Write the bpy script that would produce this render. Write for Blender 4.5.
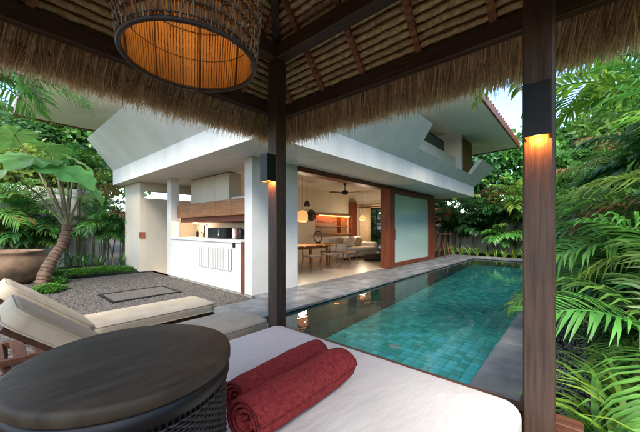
import bpy, math, random
from math import sin, cos, pi, radians as R, sqrt
from mathutils import Vector, Matrix
random.seed(7)
rnd = random.random
def ru(a, b): return a + (b - a) * random.random()
for o in list(bpy.data.objects): bpy.data.objects.remove(o)
S = bpy.context.scene
COL = S.collection

# ------------------------------------------------------------------ camera
H = 1.30                       # eye height over the villa floor
cd = bpy.data.cameras.new('camera'); cam = bpy.data.objects.new('camera', cd); COL.objects.link(cam)
cd.sensor_width = 36.0; cd.lens = 16.59; cd.shift_y = 0.01875; cd.clip_start = 0.02; cd.clip_end = 2000
TH = R(41.2)                   # angle between view axis and the pool's long axis (+X)
cam.location = (0, 0, H); cam.rotation_euler = (pi/2, 0, -(pi/2 - TH))
S.camera = cam
# ------------------------------------------------------------------ world
W = bpy.data.worlds.new('World'); S.world = W; W.use_nodes = True
wn, wl = W.node_tree.nodes, W.node_tree.links
bg = wn['Background']; bg.inputs['Strength'].default_value = 0.11
sky = wn.new('ShaderNodeTexSky'); sky.sky_type = 'NISHITA'; sky.sun_disc = False
SUN_EL, SUN_AZ = R(50), R(220)     # azimuth measured in world XY, counter-clockwise from +X
sky.sun_elevation = SUN_EL; sky.sun_rotation = pi/2 - SUN_AZ
sky.air_density = 1.0; sky.dust_density = 0.3; sky.ozone_density = 1.3
wt = wn.new('ShaderNodeTexCoord'); wm = wn.new('ShaderNodeMapping'); wm.inputs['Scale'].default_value = (1.4, 1.4, 3.2); wm.inputs['Location'].default_value = (3.1, 1.7, .4)
wno = wn.new('ShaderNodeTexNoise'); wno.inputs['Scale'].default_value = 1.6; wno.inputs['Detail'].default_value = 7; wno.inputs['Roughness'].default_value = .58
wr = wn.new('ShaderNodeValToRGB'); wr.color_ramp.elements[0].position = .49; wr.color_ramp.elements[1].position = .74
wr.color_ramp.elements[0].color = (0, 0, 0, 1); wr.color_ramp.elements[1].color = (.8, .8, .8, 1)
wx = wn.new('ShaderNodeMixRGB'); wx.inputs['Color2'].default_value = (7.2, 6.8, 6.3, 1)
wl.new(wt.outputs['Generated'], wm.inputs['Vector']); wl.new(wm.outputs[0], wno.inputs['Vector']); wl.new(wno.outputs['Fac'], wr.inputs[0])
wl.new(wr.outputs[0], wx.inputs['Fac']); wl.new(sky.outputs[0], wx.inputs['Color1']); wl.new(wx.outputs[0], bg.inputs['Color'])
# ------------------------------------------------------------------ sun, exposure
sd = bpy.data.lights.new('sun', 'SUN'); sd.energy = 1.55; sd.angle = R(30); sd.color = (1, .93, .83)
so = bpy.data.objects.new('sun', sd); COL.objects.link(so)
sdir = Vector((cos(SUN_EL)*cos(SUN_AZ), cos(SUN_EL)*sin(SUN_AZ), sin(SUN_EL)))
so.rotation_euler = sdir.to_track_quat('Z', 'Y').to_euler(); so.location = (0, 0, 30)
S.view_settings.view_transform = 'Standard'; S.view_settings.look = 'None'
S.view_settings.gamma = 1; S.view_settings.exposure = 2.3
S.render.engine = 'CYCLES'
S.cycles.max_bounces = 10; S.cycles.diffuse_bounces = 6; S.cycles.glossy_bounces = 4
S.cycles.transparent_max_bounces = 12; S.cycles.caustics_reflective = False; S.cycles.caustics_refractive = False

# ------------------------------------------------------------------ helpers
def lin(c):
    return tuple(((v/255)/12.92 if v/255 <= .04045 else ((v/255+.055)/1.055)**2.4) for v in c)
MATS = {}
def mat(name, c1, c2=None, scale=6, rough=.6, bump=0.0, bscale=40, stretch=(1,1,1), metal=0, spec=.4, emit=None, estr=0,
        isl=0.0, objr=0.0, trans=0.0, detail=4, fine=0.0):
    """procedural material: two-tone noise, bump, random tone per piece"""
    m = bpy.data.materials.new(name); m.use_nodes = True; MATS[name] = m
    n, l = m.node_tree.nodes, m.node_tree.links
    p = n['Principled BSDF']; p.inputs['Roughness'].default_value = rough; p.inputs['Metallic'].default_value = metal
    p.inputs['Specular IOR Level'].default_value = spec
    tc = n.new('ShaderNodeTexCoord'); mp = n.new('ShaderNodeMapping'); mp.inputs['Scale'].default_value = stretch
    l.new(tc.outputs['Object'], mp.inputs['Vector'])
    no = n.new('ShaderNodeTexNoise'); no.inputs['Scale'].default_value = scale; no.inputs['Detail'].default_value = detail
    l.new(mp.outputs[0], no.inputs['Vector'])
    ra = n.new('ShaderNodeValToRGB'); a, b = lin(c1), lin(c2 or c1)
    ra.color_ramp.elements[0].color = (*a, 1); ra.color_ramp.elements[1].color = (*b, 1)
    ra.color_ramp.elements[0].position = .3; ra.color_ramp.elements[1].position = .7
    l.new(no.outputs['Fac'], ra.inputs[0]); out = ra.outputs[0]
    if isl or objr:
        hs = n.new('ShaderNodeHueSaturation'); l.new(out, hs.inputs['Color'])
        val = None
        if isl:
            g = n.new('ShaderNodeNewGeometry'); ma = n.new('ShaderNodeMapRange'); ma.inputs['To Min'].default_value = 1-isl; ma.inputs['To Max'].default_value = 1+isl
            l.new(g.outputs['Random Per Island'], ma.inputs['Value']); val = ma.outputs[0]
        if objr:
            g = n.new('ShaderNodeObjectInfo'); ma = n.new('ShaderNodeMapRange'); ma.inputs['To Min'].default_value = 1-objr; ma.inputs['To Max'].default_value = 1+objr
            l.new(g.outputs['Random'], ma.inputs['Value'])
            if val:
                mu = n.new('ShaderNodeMath'); mu.operation = 'MULTIPLY'; l.new(val, mu.inputs[0]); l.new(ma.outputs[0], mu.inputs[1]); val = mu.outputs[0]
            else: val = ma.outputs[0]
            mh = n.new('ShaderNodeMapRange'); mh.inputs['To Min'].default_value = .5-.035*min(1, objr*3); mh.inputs['To Max'].default_value = .5+.02*min(1, objr*3)
            l.new(g.outputs['Random'], mh.inputs['Value']); l.new(mh.outputs[0], hs.inputs['Hue'])
        l.new(val, hs.inputs['Value']); out = hs.outputs[0]
    l.new(out, p.inputs['Base Color'])
    if bump:
        bn = n.new('ShaderNodeTexNoise'); bn.inputs['Scale'].default_value = bscale; bn.inputs['Detail'].default_value = 5
        l.new(mp.outputs[0], bn.inputs['Vector'])
        bu = n.new('ShaderNodeBump'); bu.inputs['Strength'].default_value = bump; bu.inputs['Distance'].default_value = .02
        l.new(bn.outputs['Fac'], bu.inputs['Height']); l.new(bu.outputs[0], p.inputs['Normal'])
    if emit:
        p.inputs['Emission Color'].default_value = (*lin(emit), 1); p.inputs['Emission Strength'].default_value = estr
    if trans:
        o = n['Material Output']; t = n.new('ShaderNodeBsdfTranslucent'); mx = n.new('ShaderNodeMixShader'); mx.inputs[0].default_value = trans
        l.new(out, t.inputs['Color']); l.new(p.outputs[0], mx.inputs[1]); l.new(t.outputs[0], mx.inputs[2]); l.new(mx.outputs[0], o.inputs['Surface'])
    return m

class MB:
    def __init__(s): s.v = []; s.f = []; s.smooth = []
    def add(s, vs, fs, sm=False):
        b = len(s.v); s.v += [tuple(v) for v in vs]
        for f in fs: s.f.append([b+i for i in f]); s.smooth.append(sm)
        return s
    def box(s, x0, x1, y0, y1, z0, z1, M=None):
        vs = [Vector((x, y, z)) for z in (z0, z1) for y in (y0, y1) for x in (x0, x1)]
        if M: vs = [M @ v for v in vs]
        return s.add(vs, [(0,2,3,1),(4,5,7,6),(0,1,5,4),(2,6,7,3),(0,4,6,2),(1,3,7,5)])
    def bevbox(s, x0, x1, y0, y1, z0, z1, b=.01, M=None):
        """box with chamfered edges"""
        vs = []; 
        for sz, z in ((-1,z0),(1,z1)):
            for sy, y in ((-1,y0),(1,y1)):
                for sx, x in ((-1,x0),(1,x1)):
                    vs += [Vector((x, y-sy*b, z-sz*b)), Vector((x-sx*b, y, z-sz*b)), Vector((x-sx*b, y-sy*b, z))]
        if M: vs = [M @ v for v in vs]
        I = lambda sx, sy, sz, k: 3*((1 if sz > 0 else 0)*4 + (1 if sy > 0 else 0)*2 + (1 if sx > 0 else 0)) + k
        q = []
        for a in (-1, 1):
            q.append([I(a,-1,-1,0), I(a,1,-1,0), I(a,1,1,0), I(a,-1,1,0)][::a])
            q.append([I(-1,a,-1,1), I(-1,a,1,1), I(1,a,1,1), I(1,a,-1,1)][::a])
            q.append([I(-1,-1,a,2), I(1,-1,a,2), I(1,1,a,2), I(-1,1,a,2)][::a])
        for a in (-1, 1):
            for c in (-1, 1):
                q.append([I(a,c,-1,0), I(a,c,-1,1), I(a,c,1,1), I(a,c,1,0)][::-a*c])
                q.append([I(a,-1,c,0), I(a,1,c,0), I(a,1,c,2), I(a,-1,c,2)][::-a*c*-1])
                q.append([I(-1,a,c,1), I(1,a,c,1), I(1,a,c,2), I(-1,a,c,2)][::-a*c])
                for e in (-1, 1): q.append([I(a,c,e,0), I(a,c,e,1), I(a,c,e,2)][::a*c*e])
        return s.add(vs, q)
    def tube(s, pts, rad, n=8, cap=True, sm=True):
        pts = [Vector(p) for p in pts]; rad = rad if isinstance(rad, (list, tuple)) else [rad]*len(pts)
        vs = []; up = Vector((0, 0, 1))
        for i, p in enumerate(pts):
            t = (pts[min(i+1, len(pts)-1)] - pts[max(i-1, 0)]).normalized()
            a = t.cross(up)
            if a.length < .05: a = t.cross(Vector((1, 0, 0)))
            a.normalize(); b = a.cross(t)
            for k in range(n):
                g = 2*pi*k/n; vs.append(p + (a*cos(g) + b*sin(g))*rad[i])
        fs = [(i*n+k, i*n+(k+1)%n, (i+1)*n+(k+1)%n, (i+1)*n+k) for i in range(len(pts)-1) for k in range(n)]
        s.add(vs, fs, sm)
        if cap:
            b = len(s.v)-len(vs)
            s.f.append([b+k for k in range(n)]); s.smooth.append(False)
            s.f.append([b+(len(pts)-1)*n+k for k in range(n)][::-1]); s.smooth.append(False)
        return s
    def lathe(s, prof, n=32, c=(0,0,0), sm=True, closed=False):
        """prof: list of (r, z)"""
        vs = [(c[0]+r*cos(2*pi*k/n), c[1]+r*sin(2*pi*k/n), c[2]+z) for r, z in prof for k in range(n)]
        fs = [(i*n+k, i*n+(k+1)%n, (i+1)*n+(k+1)%n, (i+1)*n+k) for i in range(len(prof)-1) for k in range(n)]
        return s.add(vs, fs, sm)
    def prism(s, poly, ext):
        """closed 3-D polygon swept along ext"""
        e = Vector(ext); n = len(poly); vs = [Vector(p) for p in poly]; vs += [v+e for v in vs]
        fs = [list(range(n))[::-1], list(range(n, 2*n))] + [[i, (i+1)%n, n+(i+1)%n, n+i] for i in range(n)]
        return s.add(vs, fs)
    def mesh(s, name, m, fix=True):
        me = bpy.data.meshes.new(name); me.from_pydata([tuple(v) for v in s.v], [], s.f); me.update()
        me.polygons.foreach_set('use_smooth', s.smooth)
        if m: me.materials.append(MATS[m])
        return me
def put(name, me, parent=None, loc=None):
    o = bpy.data.objects.new(name, me); COL.objects.link(o)
    if parent: o.parent = parent
    if loc is not None: o.location = loc
    return o
def thing(name, label, cat, loc=(0,0,0), rz=0, group=None):
    o = bpy.data.objects.new(name, None); COL.objects.link(o); o.empty_display_size = .1
    o.location = loc; o.rotation_euler = (0, 0, rz); o['label'] = label; o['category'] = cat
    if group: o['group'] = group
    return o
def tag(o, label, cat, group=None):
    o['label'] = label; o['category'] = cat
    if group: o['group'] = group
    return o
def P(name, mb, m, parent=None, local=False):
    """a part; mesh written in world coordinates unless local"""
    o = put(name, mb.mesh(name, m), parent)
    if parent and not local and parent.type == 'EMPTY': o.location = -parent.location
    return o
def struct(name, mb, m): o = P(name, mb, m); o['kind'] = 'structure'; return o
def bx(*a): return MB().box(*a)
def bb(*a, b=.006): return MB().bevbox(*a, b=b)

# ------------------------------------------------------------------ materials
mat('white_wall', (208,206,200), (190,188,181), scale=1.1, rough=.75, bump=.05, bscale=60, detail=6)
mat('cream_wall', (206,196,178), (196,186,168), scale=1.5, rough=.8, bump=.03)
mat('concrete_white', (222,219,211), (204,202,194), scale=1.1, rough=.8, bump=.08, bscale=30, detail=10, stretch=(1.6,1.6,.55))
mat('garden_wall', (220,219,212), (186,186,179), scale=1.1, rough=.85, bump=.1, detail=8)
mat('pavilion_wood_z', (84,64,53), (56,43,36), scale=9, rough=.5, bump=.2, bscale=26, stretch=(6,6,.35), spec=.35)
mat('pavilion_wood_x', (96,72,60), (64,47,39), scale=9, rough=.45, bump=.2, bscale=26, stretch=(.35,6,6), spec=.45)
mat('pavilion_wood_y', (96,72,60), (64,47,39), scale=9, rough=.45, bump=.2, bscale=26, stretch=(6,.35,6), spec=.45)
mat('rafter_wood', (150,100,72), (112,72,50), scale=8, rough=.6, bump=.3, bscale=22, stretch=(1,4,4))
mat('binding', (176,124,92), (128,84,60), scale=20, rough=.8, isl=.25, bump=.3)
mat('door_wood', (128,66,40), (92,44,27), scale=6, rough=.45, bump=.1, stretch=(5,5,.4))
mat('door_wood_x', (124,64,40), (90,44,28), scale=6, rough=.45, bump=.1, stretch=(.4,5,5))
mat('furniture_wood', (170,122,78), (140,96,58), scale=7, rough=.5, bump=.1, stretch=(1,5,5))
mat('cabinet_wood', (158,110,70), (118,76,46), scale=5, rough=.5, bump=.1, stretch=(4,.4,6))
mat('deck_wood', (110,66,44), (78,44,30), scale=8, rough=.55, bump=.2, stretch=(5,.4,5))
mat('black_metal', (22,22,24), (30,30,32), rough=.45, metal=.3)
mat('steel', (180,180,180), (160,160,160), rough=.25, metal=1)
mat('thatch_straw', (238,218,184), (208,182,144), scale=30, rough=.85, isl=.5, trans=.45)
mat('thatch_roll_grass', (238,216,170), (186,156,110), scale=26, rough=.9, bump=1.0, bscale=70, stretch=(1,1,1), objr=.22, detail=8)
mat('thatch_dark', (164,136,100), (118,94,64), scale=14, rough=.95, bump=.8, bscale=60)
mat('rattan_mid', (150,124,100), (104,84,68), scale=30, rough=.6, objr=.3)
mat('rattan_dark', (60,48,42), (38,30,27), scale=30, rough=.55, isl=.35)
mat('bamboo_slat', (196,146,78), (160,108,52), scale=12, rough=.6, isl=.25, trans=.35, stretch=(1,1,.2))
mat('bulb', (255,214,150), emit=(255,186,100), estr=3)
mat('sconce_glow', (255,190,120), emit=(255,130,40), estr=4)
mat('table_top', (74,63,50), (48,41,33), scale=6, rough=.55, bump=.1, bscale=40, stretch=(1.2,5,1), spec=.25, detail=9)
mat('table_rattan', (44,40,40), (28,25,25), scale=30, rough=.45, isl=.4, spec=.5)
mat('mattress_white', (208,204,198), (200,197,191), scale=2, rough=.85, bump=.55, bscale=5, stretch=(1,2.2,1))
mat('towel_red', (192,80,80), (150,54,54), scale=60, rough=1.0, bump=1.0, bscale=260, spec=.1, detail=8)
mat('lounger_fabric', (190,174,148), (170,154,130), scale=4, rough=.9, bump=.5, bscale=7, detail=8)
mat('lounger_wood', (92,56,38), (64,38,26), scale=8, rough=.55, bump=.15)
mat('water_stone', (112,112,104), (80,82,78), scale=3, rough=.6, bump=.15)
mat('pool_tile', (106,204,202), (66,170,176), scale=2.2, rough=.3, objr=.3, isl=.3)
mat('pool_grout', (60,150,150), (52,134,138), rough=.8)
mat('pool_wall_tile', (98,112,106), (70,84,80), scale=4, rough=.4, isl=.22)
mat('paver', (122,122,122), (80,82,84), scale=3.5, rough=.55, bump=.2, bscale=18, objr=.2, isl=.12, detail=8)
mat('inset_stone', (104,98,92), (66,62,58), scale=30, rough=.8, bump=.6, bscale=50, objr=.1)
mat('grout_dark', (70,68,64), (54,53,50), rough=.9)
mat('court_pebble', (104,97,90), (60,56,52), scale=40, rough=.85, bump=.9, bscale=45, isl=.3)
mat('soil', (72,60,46), (48,42,32), scale=5, rough=.95, bump=.6, bscale=20)
mat('gravel', (186,182,174), (140,136,130), scale=20, rough=.8, isl=.35)
mat('interior_floor', (190,176,156), (178,164,144), scale=1.2, rough=.3)
mat('ceiling_white', (208,202,190), (200,195,182), rough=.9)
mat('sofa_fabric', (206,200,190), (192,186,176), scale=4, rough=.95, bump=.1, bscale=160)
mat('cushion_tan', (176,156,132), (160,140,116), rough=.95, bump=.15, bscale=120)
mat('pouf_dark', (70,62,56), (48,42,38), scale=10, rough=.95, bump=.3)
mat('curtain', (206,188,158), (192,172,142), rough=.95)
mat('paper_shade', (206,160,120), emit=(255,180,110), estr=.05, trans=.15)
mat('inlet', (150,176,172), rough=.5)
mat('led_strip', (255,200,130), emit=(255,140,50), estr=7)
mat('terracotta', (168,96,66), (132,72,48), scale=6, rough=.8, objr=.15, bump=.2)
mat('roof_soffit', (240,236,226), (230,226,214), scale=1.2, rough=.85)
mat('urn_clay', (138,110,84), (86,68,54), scale=3.5, rough=.8, bump=.25, bscale=14, detail=8)
mat('dark_glass', (40,46,48), rough=.12, spec=.6)
mat('taro_scar', (98,80,64), (66,52,44), scale=12, rough=.9, bump=.4)
mat('taro_stem', (112,112,70), (84,70,56), scale=5, rough=.6)
mat('taro_trunk', (124,96,76), (84,64,52), scale=7, rough=.8, bump=.4, bscale=20)
mat('palm_trunk', (122,118,92), (86,84,64), scale=9, rough=.8, bump=.3)
mat('bark', (92,80,64), (60,52,42), scale=8, rough=.9, bump=.5)
mat('flower_red', (150,40,36), (120,26,30), rough=.7)
def leafmat(name, a, b, tr=.35, isl=.25, objr=.3, rough=.42):
    mat(name, a, b, scale=4, rough=rough, isl=isl, objr=objr, trans=tr, spec=.6)
leafmat('leaf_palm', (104,154,66), (66,118,48)); leafmat('leaf_deep', (70,124,60), (44,92,46))
leafmat('leaf_lime', (146,184,70), (108,158,54)); leafmat('leaf_taro', (112,162,82), (76,128,62), tr=.35, isl=0)
leafmat('leaf_dry', (176,146,92), (134,104,62))
leafmat('leaf_grass', (124,168,82), (84,134,60)); leafmat('leaf_cover', (84,146,46), (56,112,36))
leafmat('leaf_tree', (106,150,62), (68,114,48)); leafmat('leaf_yellow', (150,166,60), (112,142,50))
def rattan_gap(): pass

# frosted glass: a real rough transmitting sheet
fg = bpy.data.materials.new('frosted_glass'); fg.use_nodes = True; MATS['frosted_glass'] = fg
p = fg.node_tree.nodes['Principled BSDF']; p.inputs['Base Color'].default_value = (.50, .66, .60, 1); p.inputs['Roughness'].default_value = .16; p.inputs['Coat Weight'].default_value = .6; p.inputs['Coat Roughness'].default_value = .05
p.inputs['Transmission Weight'].default_value = .15; p.inputs['IOR'].default_value = 1.45
# water: Fresnel mirror over a clear tinted body, small ripples
wa = bpy.data.materials.new('pool_water'); wa.use_nodes = True; MATS['pool_water'] = wa
n, l = wa.node_tree.nodes, wa.node_tree.links; n.remove(n['Principled BSDF'])
tr = n.new('ShaderNodeBsdfTransparent'); tr.inputs[0].default_value = (.86, .985, .975, 1)
gl = n.new('ShaderNodeBsdfGlossy'); gl.inputs['Roughness'].default_value = .015
fr = n.new('ShaderNodeFresnel'); fr.inputs['IOR'].default_value = 1.72; mx = n.new('ShaderNodeMixShader')
tc = n.new('ShaderNodeTexCoord'); no = n.new('ShaderNodeTexNoise'); no.inputs['Scale'].default_value = 2.6; no.inputs['Detail'].default_value = 3
no2 = n.new('ShaderNodeTexNoise'); no2.inputs['Scale'].default_value = 9; no2.inputs['Detail'].default_value = 2
ad = n.new('ShaderNodeMath'); ad.operation = 'MULTIPLY_ADD'; ad.inputs[1].default_value = .25
bu = n.new('ShaderNodeBump'); bu.inputs['Strength'].default_value = .10; bu.inputs['Distance'].default_value = .05
l.new(tc.outputs['Object'], no.inputs['Vector']); l.new(tc.outputs['Object'], no2.inputs['Vector'])
l.new(no2.outputs['Fac'], ad.inputs[0]); l.new(no.outputs['Fac'], ad.inputs[2]); l.new(ad.outputs[0], bu.inputs['Height'])
l.new(bu.outputs[0], gl.inputs['Normal']); l.new(bu.outputs[0], fr.inputs['Normal'])
l.new(fr.outputs[0], mx.inputs[0]); l.new(tr.outputs[0], mx.inputs[1]); l.new(gl.outputs[0], mx.inputs[2]); l.new(mx.outputs[0], n['Material Output'].inputs['Surface'])

# ================================================================== THE SETTING
PX0, PX1, PY0, PY1 = 2.12, 14.2, .66, 3.50        # pool basin
PB, WZ = -.78, -.055                              # floor of the basin, water level
def PBZ(x): return PB + max(0, x-3.2)/(14.2-3.2)*.46      # the floor rises gently to the far end
g = MB(); B = 400
for x0, x1, y0, y1 in ((-B, PX0-.3, -B, B), (PX1+.3, B, -B, B), (PX0-.3, PX1+.3, -B, PY0-.3), (PX0-.3, PX1+.3, PY1+.3, B)):
    g.add([(x0,y0,-.12),(x1,y0,-.12),(x1,y1,-.12),(x0,y1,-.12)], [(0,1,2,3)])
struct('ground', g, 'soil')
# court: pebble paving
g = MB(); g.add([(-6,2.4,-.04),(2.35,2.4,-.04),(2.35,4.5,-.04),(3.4,4.5,-.04),(3.4,9.9,-.04),(-6,9.9,-.04)], [(0,1,2,3,4,5)])
court = struct('courtyard_paving', g, 'court_pebble')
# small flat stones pressed into the court
peb = MB()
for i in range(20000):
    x, y = ru(-.9, 3.38), ru(3.4, 9.8)
    if x > 2.34 and y < 4.53 or rnd() < .15: continue
    r = ru(.012, .026); a0 = rnd()*6; n_ = 6
    ring = [(x+r*ru(.8,1.1)*cos(a0+k*2*pi/n_), y+r*ru(.8,1.1)*sin(a0+k*2*pi/n_), -.041) for k in range(n_)]
    peb.add(ring + [(px*.7+x*.3, py*.7+y*.3, -.03) for px, py, _ in ring], [tuple(range(6,12))] + [(k,(k+1)%6,6+(k+1)%6,6+k) for k in range(6)])
o = P('court_stones', peb, 'court_pebble', court); o['kind'] = 'stuff'
# pool
pool = struct('swimming_pool', MB().add([(x,y,PBZ(x)+.004) for x in (PX0-.06,3.2,PX1+.06) for y in (PY0-.06,PY1+.06)], [(0,2,3,1),(2,4,5,3)]), 'pool_grout')
ts = .135; me = bb(-.5*ts+.0025, .5*ts-.0025, -.5*ts+.0025, .5*ts-.0025, 0, .012, b=.003).mesh('tile', 'pool_tile')
cells = [(PX0+ts*(i+.5), PY0+ts*(j+.5)) for i in range(int((PX1-PX0)/ts)+1) for j in range(int((PY1-PY0)/ts)+1)]
cells = [c for c in cells if c[0] < PX1-.06 and c[1] < PY1-.02]
vis = sorted([c for c in cells if c[1] < 3.3 and c[0] > 3.0 and c[0] > .9+1.1*c[1]], key=lambda c: c[0]**2+c[1]**2)[:290]
vs_ = set(vis)
for c in vis: put('tile', me, pool, (c[0], c[1], PBZ(c[0])))
rest = MB()
for x, y in cells:
    if (x, y) in vs_: continue
    rest.bevbox(x-.5*ts+.0025, x+.5*ts-.0025, y-.5*ts+.0025, y+.5*ts-.0025, PBZ(x), PBZ(x)+.012, b=.003)
o = P('tiles', rest, 'pool_tile', pool); o['kind'] = 'stuff'
wl_ = MB()   # wall tiles
def wallrow(x0, x1, y0, y1, fx):
    L = (x1-x0) if fx == 'y' else (y1-y0); k = int(L/.3)
    for r in range(4):
        z0 = PB+.012+r*.18; z1 = min(z0+.174, -.012)
        for i in range(k):
            if fx == 'y': wl_.box(x0+i*L/k+.003, x0+(i+1)*L/k-.003, y0, y1, z0, z1)
            else: wl_.box(x0, x1, y0+i*L/k+.003, y0+(i+1)*L/k-.003, z0, z1)
wallrow(PX0, PX1, PY1, PY1+.05, 'y'); wallrow(PX0, PX1, PY0-.05, PY0, 'y'); wallrow(PX0-.05, PX0, PY0, PY1, 'x'); wallrow(PX1, PX1+.05, PY0, PY1, 'x')
o = P('wall_tiles', wl_, 'pool_wall_tile', pool); o['kind'] = 'stuff'
P('basin_wall', bx(PX0-.3,PX1+.3,PY1+.051,PY1+.3,PB-.2,-.045).box(PX0-.3,PX1+.3,PY0-.3,PY0-.051,PB-.2,-.045).box(PX0-.3,PX0-.051,PY0-.05,PY1+.05,PB-.2,-.045).box(PX1+.051,PX1+.3,PY0-.05,PY1+.05,PB-.2,-.045), 'grout_dark', pool)
for i in range(2): P('pool_step', bb(2.13+.0, 3.0-.35*i, 2.75, 3.49, PB+.012+.2*i, PB+.212+.2*i, b=.01), 'water_stone', pool)
water = struct('pool_water', MB().add([(PX0-.02,PY0-.02,WZ),(PX1+.02,PY0-.02,WZ),(PX1+.02,PY1+.02,WZ),(PX0-.02,PY1+.02,WZ)], [(0,1,2,3)]), 'pool_water')
# pool deck of stone slabs
deck = struct('pool_deck', bx(3.42, 15.2, 3.56, 4.72, -.1, -.03).box(2.36, 3.4, 3.56, 4.5, -.1, -.03), 'grout_dark')
def slabs(x0, x1, y0, y1, sx, sy, z0, z1, parent, stag=True, name='stone_slab', m='paver'):
    ny = max(1, round((y1-y0)/sy)); sy = (y1-y0)/ny
    for j in range(ny):
        x = x0 - (sx*.5 if stag and j % 2 else 0)
        while x < x1-.01:
            a, b = max(x, x0)+.004, min(x+sx, x1)-.004
            if b-a > .05: P(name, bb(a, b, y0+j*sy+.004, y0+(j+1)*sy-.004, z0, z1+ru(-.003,.002), b=.005), m, parent)
            x += sx
slabs(2.36, 15.2, 3.47, 3.78, .62, .31, -.045, 0, deck)
slabs(3.42, 15.2, 3.78, 4.70, .62, .305, -.045, 0, deck)
slabs(2.36, 3.4, 3.78, 4.5, .52, .36, -.045, -.005, deck)
cop = struct('pool_coping', bx(2.1, 14.2, .32, .6, -.1, -.03).box(14.26, 15.2, .2, 3.47, -.1, -.03), 'grout_dark')
slabs(2.1, 14.2, .33, .69, .6, .36, -.045, .0, cop)
slabs(14.16, 15.2, .33, 3.465, .52, .5, -.045, .0, cop)
# drain frame in the court
fr_ = thing('drain_cover', 'rectangular paved access cover with dark metal frame set into the courtyard', 'drain cover', (2.1, 6.7, -.04))
for a in ((1.5,2.72,7.1,7.15),(1.5,2.72,6.2,6.25),(1.5,1.55,6.25,7.1),(2.67,2.72,6.25,7.1)): P('frame', bx(*a, -.045, -.012), 'black_metal', fr_)
for i in range(4): P('inset_slab', bb(1.56+i*.278, 1.83+i*.278, 6.26, 7.09, -.045, -.02), 'inset_stone', fr_)

# ================================================================== THE VILLA
villa = thing('villa', 'white two storey villa with open living room and angular overhanging parapet beside the pool', 'house', (8, 6, 0))
P('floor', bx(3.42, 12.8, 4.72, 8.8, -.1, .004).box(3.42,14.5,8.8,9.8,-.1,.0), 'interior_floor', villa)
# lower canopy: slab with white fascia
cz0, cz1 = 2.68, 3.13
canopy = P('canopy', bx(2.75,14.46,3.5,4.95,cz0,cz1).box(2.75,14.46,8.95,11.25,cz0,cz1).box(2.75,4.2,4.95,8.95,cz0,cz1).box(12.75,14.46,4.95,8.95,cz0,cz1), 'concrete_white', villa)
P('ceiling', bx(4.2,12.75,4.95,8.95,3.0,3.12), 'ceiling_white', villa)
# outward leaning parapet
def PR(x, t): return (x, 3.5-.77*t, cz1+.77*t)
def PL(y, t): return (2.75-.77*t, y, cz1+.77*t)
par = P('parapet', MB().prism([PR(*a) for a in ((2.75,0),(14.46,0),(14.75,1),(12.5,1),(12.78,.387),(7.68,.387),(7.41,1),(1.98,1))], (0,.16,.03))
        , 'concrete_white', villa)
P('side_parapet', MB().prism([PL(*a) for a in ((11.25,0),(3.5,0),(2.73,1),(10.75,1))], (.16,0,.03)), 'concrete_white', villa)
# ground floor walls
P('corner_wall', bx(3.4,4.62,4.7,4.95,0,2.68), 'white_wall', villa)
P('kitchen_post', bx(3.4,3.62,8.42,8.66,0,2.68), 'white_wall', villa)
P('back_wall', bx(4.3,12.8,8.8,8.95,0,3.0), 'cream_wall', villa)
P('entry_wall', bx(3.07,7,9.8,10.0,0,2.2).box(3.07,7,9.8,10.0,2.42,2.68).box(3.07,3.2,9.8,10.0,2.2,2.42).box(3.07,3.2,10.0,11.2,0,2.68), 'cream_wall', villa)
P('entry_floor', bx(3.42,7,8.66,9.8,-.1,.003), 'interior_floor', villa)
P('entry_inner_wall', bx(3.62,7,8.96,9.02,0,2.1), 'cream_wall', villa)
P('kitchen_back_wall', bx(4.3,4.42,4.95,8.8,0,1.95), 'cream_wall', villa)
P('end_wall', bx(12.75,12.9,4.95,7.0,0,2.68).box(12.75,12.9,8.08,8.8,0,2.68).box(12.75,12.9,7.0,8.08,2.3,2.68), 'cream_wall', villa)
# kitchen counter front
ctr = thing('kitchen_counter', 'white kitchen counter with vertical vent slots facing the courtyard', 'counter', (3.7, 6.7, 0))
P('counter_front', bx(3.4,3.46,5.06,8.42,0,1.0), 'white_wall', ctr)
P('end_panel', bx(3.38,3.9,4.975,5.055,0,1.02), 'door_wood', ctr)
P('worktop', bx(3.38,4.29,5.06,8.41,1.0,1.045), 'white_wall', ctr)
for i in range(14):
    y = 5.42 + i*.105; P('vent_slat', bb(3.384,3.3969,y,y+.080,.40,.87,b=.003), 'white_wall', ctr)
P('slot_dark_sheet', bx(3.397,3.3995,5.41,6.88,.41,.86), 'black_metal', ctr)  # black sheet stands in for the shade inside the slots
P('outlet', bx(3.385,3.402,5.28,5.36,.90,1.0), 'black_metal', ctr)
# wall unit over the counter
wu = thing('kitchen_wall_unit', 'long brown wooden wall cabinet hanging above the kitchen counter', 'cabinet', (3.9, 6.7, 1.45))
for i in range(5):
    y0 = 5.0+i*.68; P('cabinet_door', bb(3.56,3.95,y0+.004,y0+.676,1.58,1.93,b=.004), 'cabinet_wood', wu)
P('lower_shelf', bx(3.66,4.29,5.0,8.4,1.45,1.575), 'door_wood', wu)
uc = thing('upper_cabinet', 'cream upper cupboards above the brown kitchen wall cabinet', 'cabinet', (4.0, 7.6, 1.94))
for i in range(3):
    y0 = 6.4+i*.67; P('cupboard_door', bb(3.95,4.29,y0+.004,y0+.664,1.935,2.66,b=.004), 'cream_wall', uc)
P('daylight_bar', bx(4.0,4.29,4.96,6.38,1.96,2.05), 'white_wall', uc)  # white bar standing in for daylight in a window slot
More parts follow.
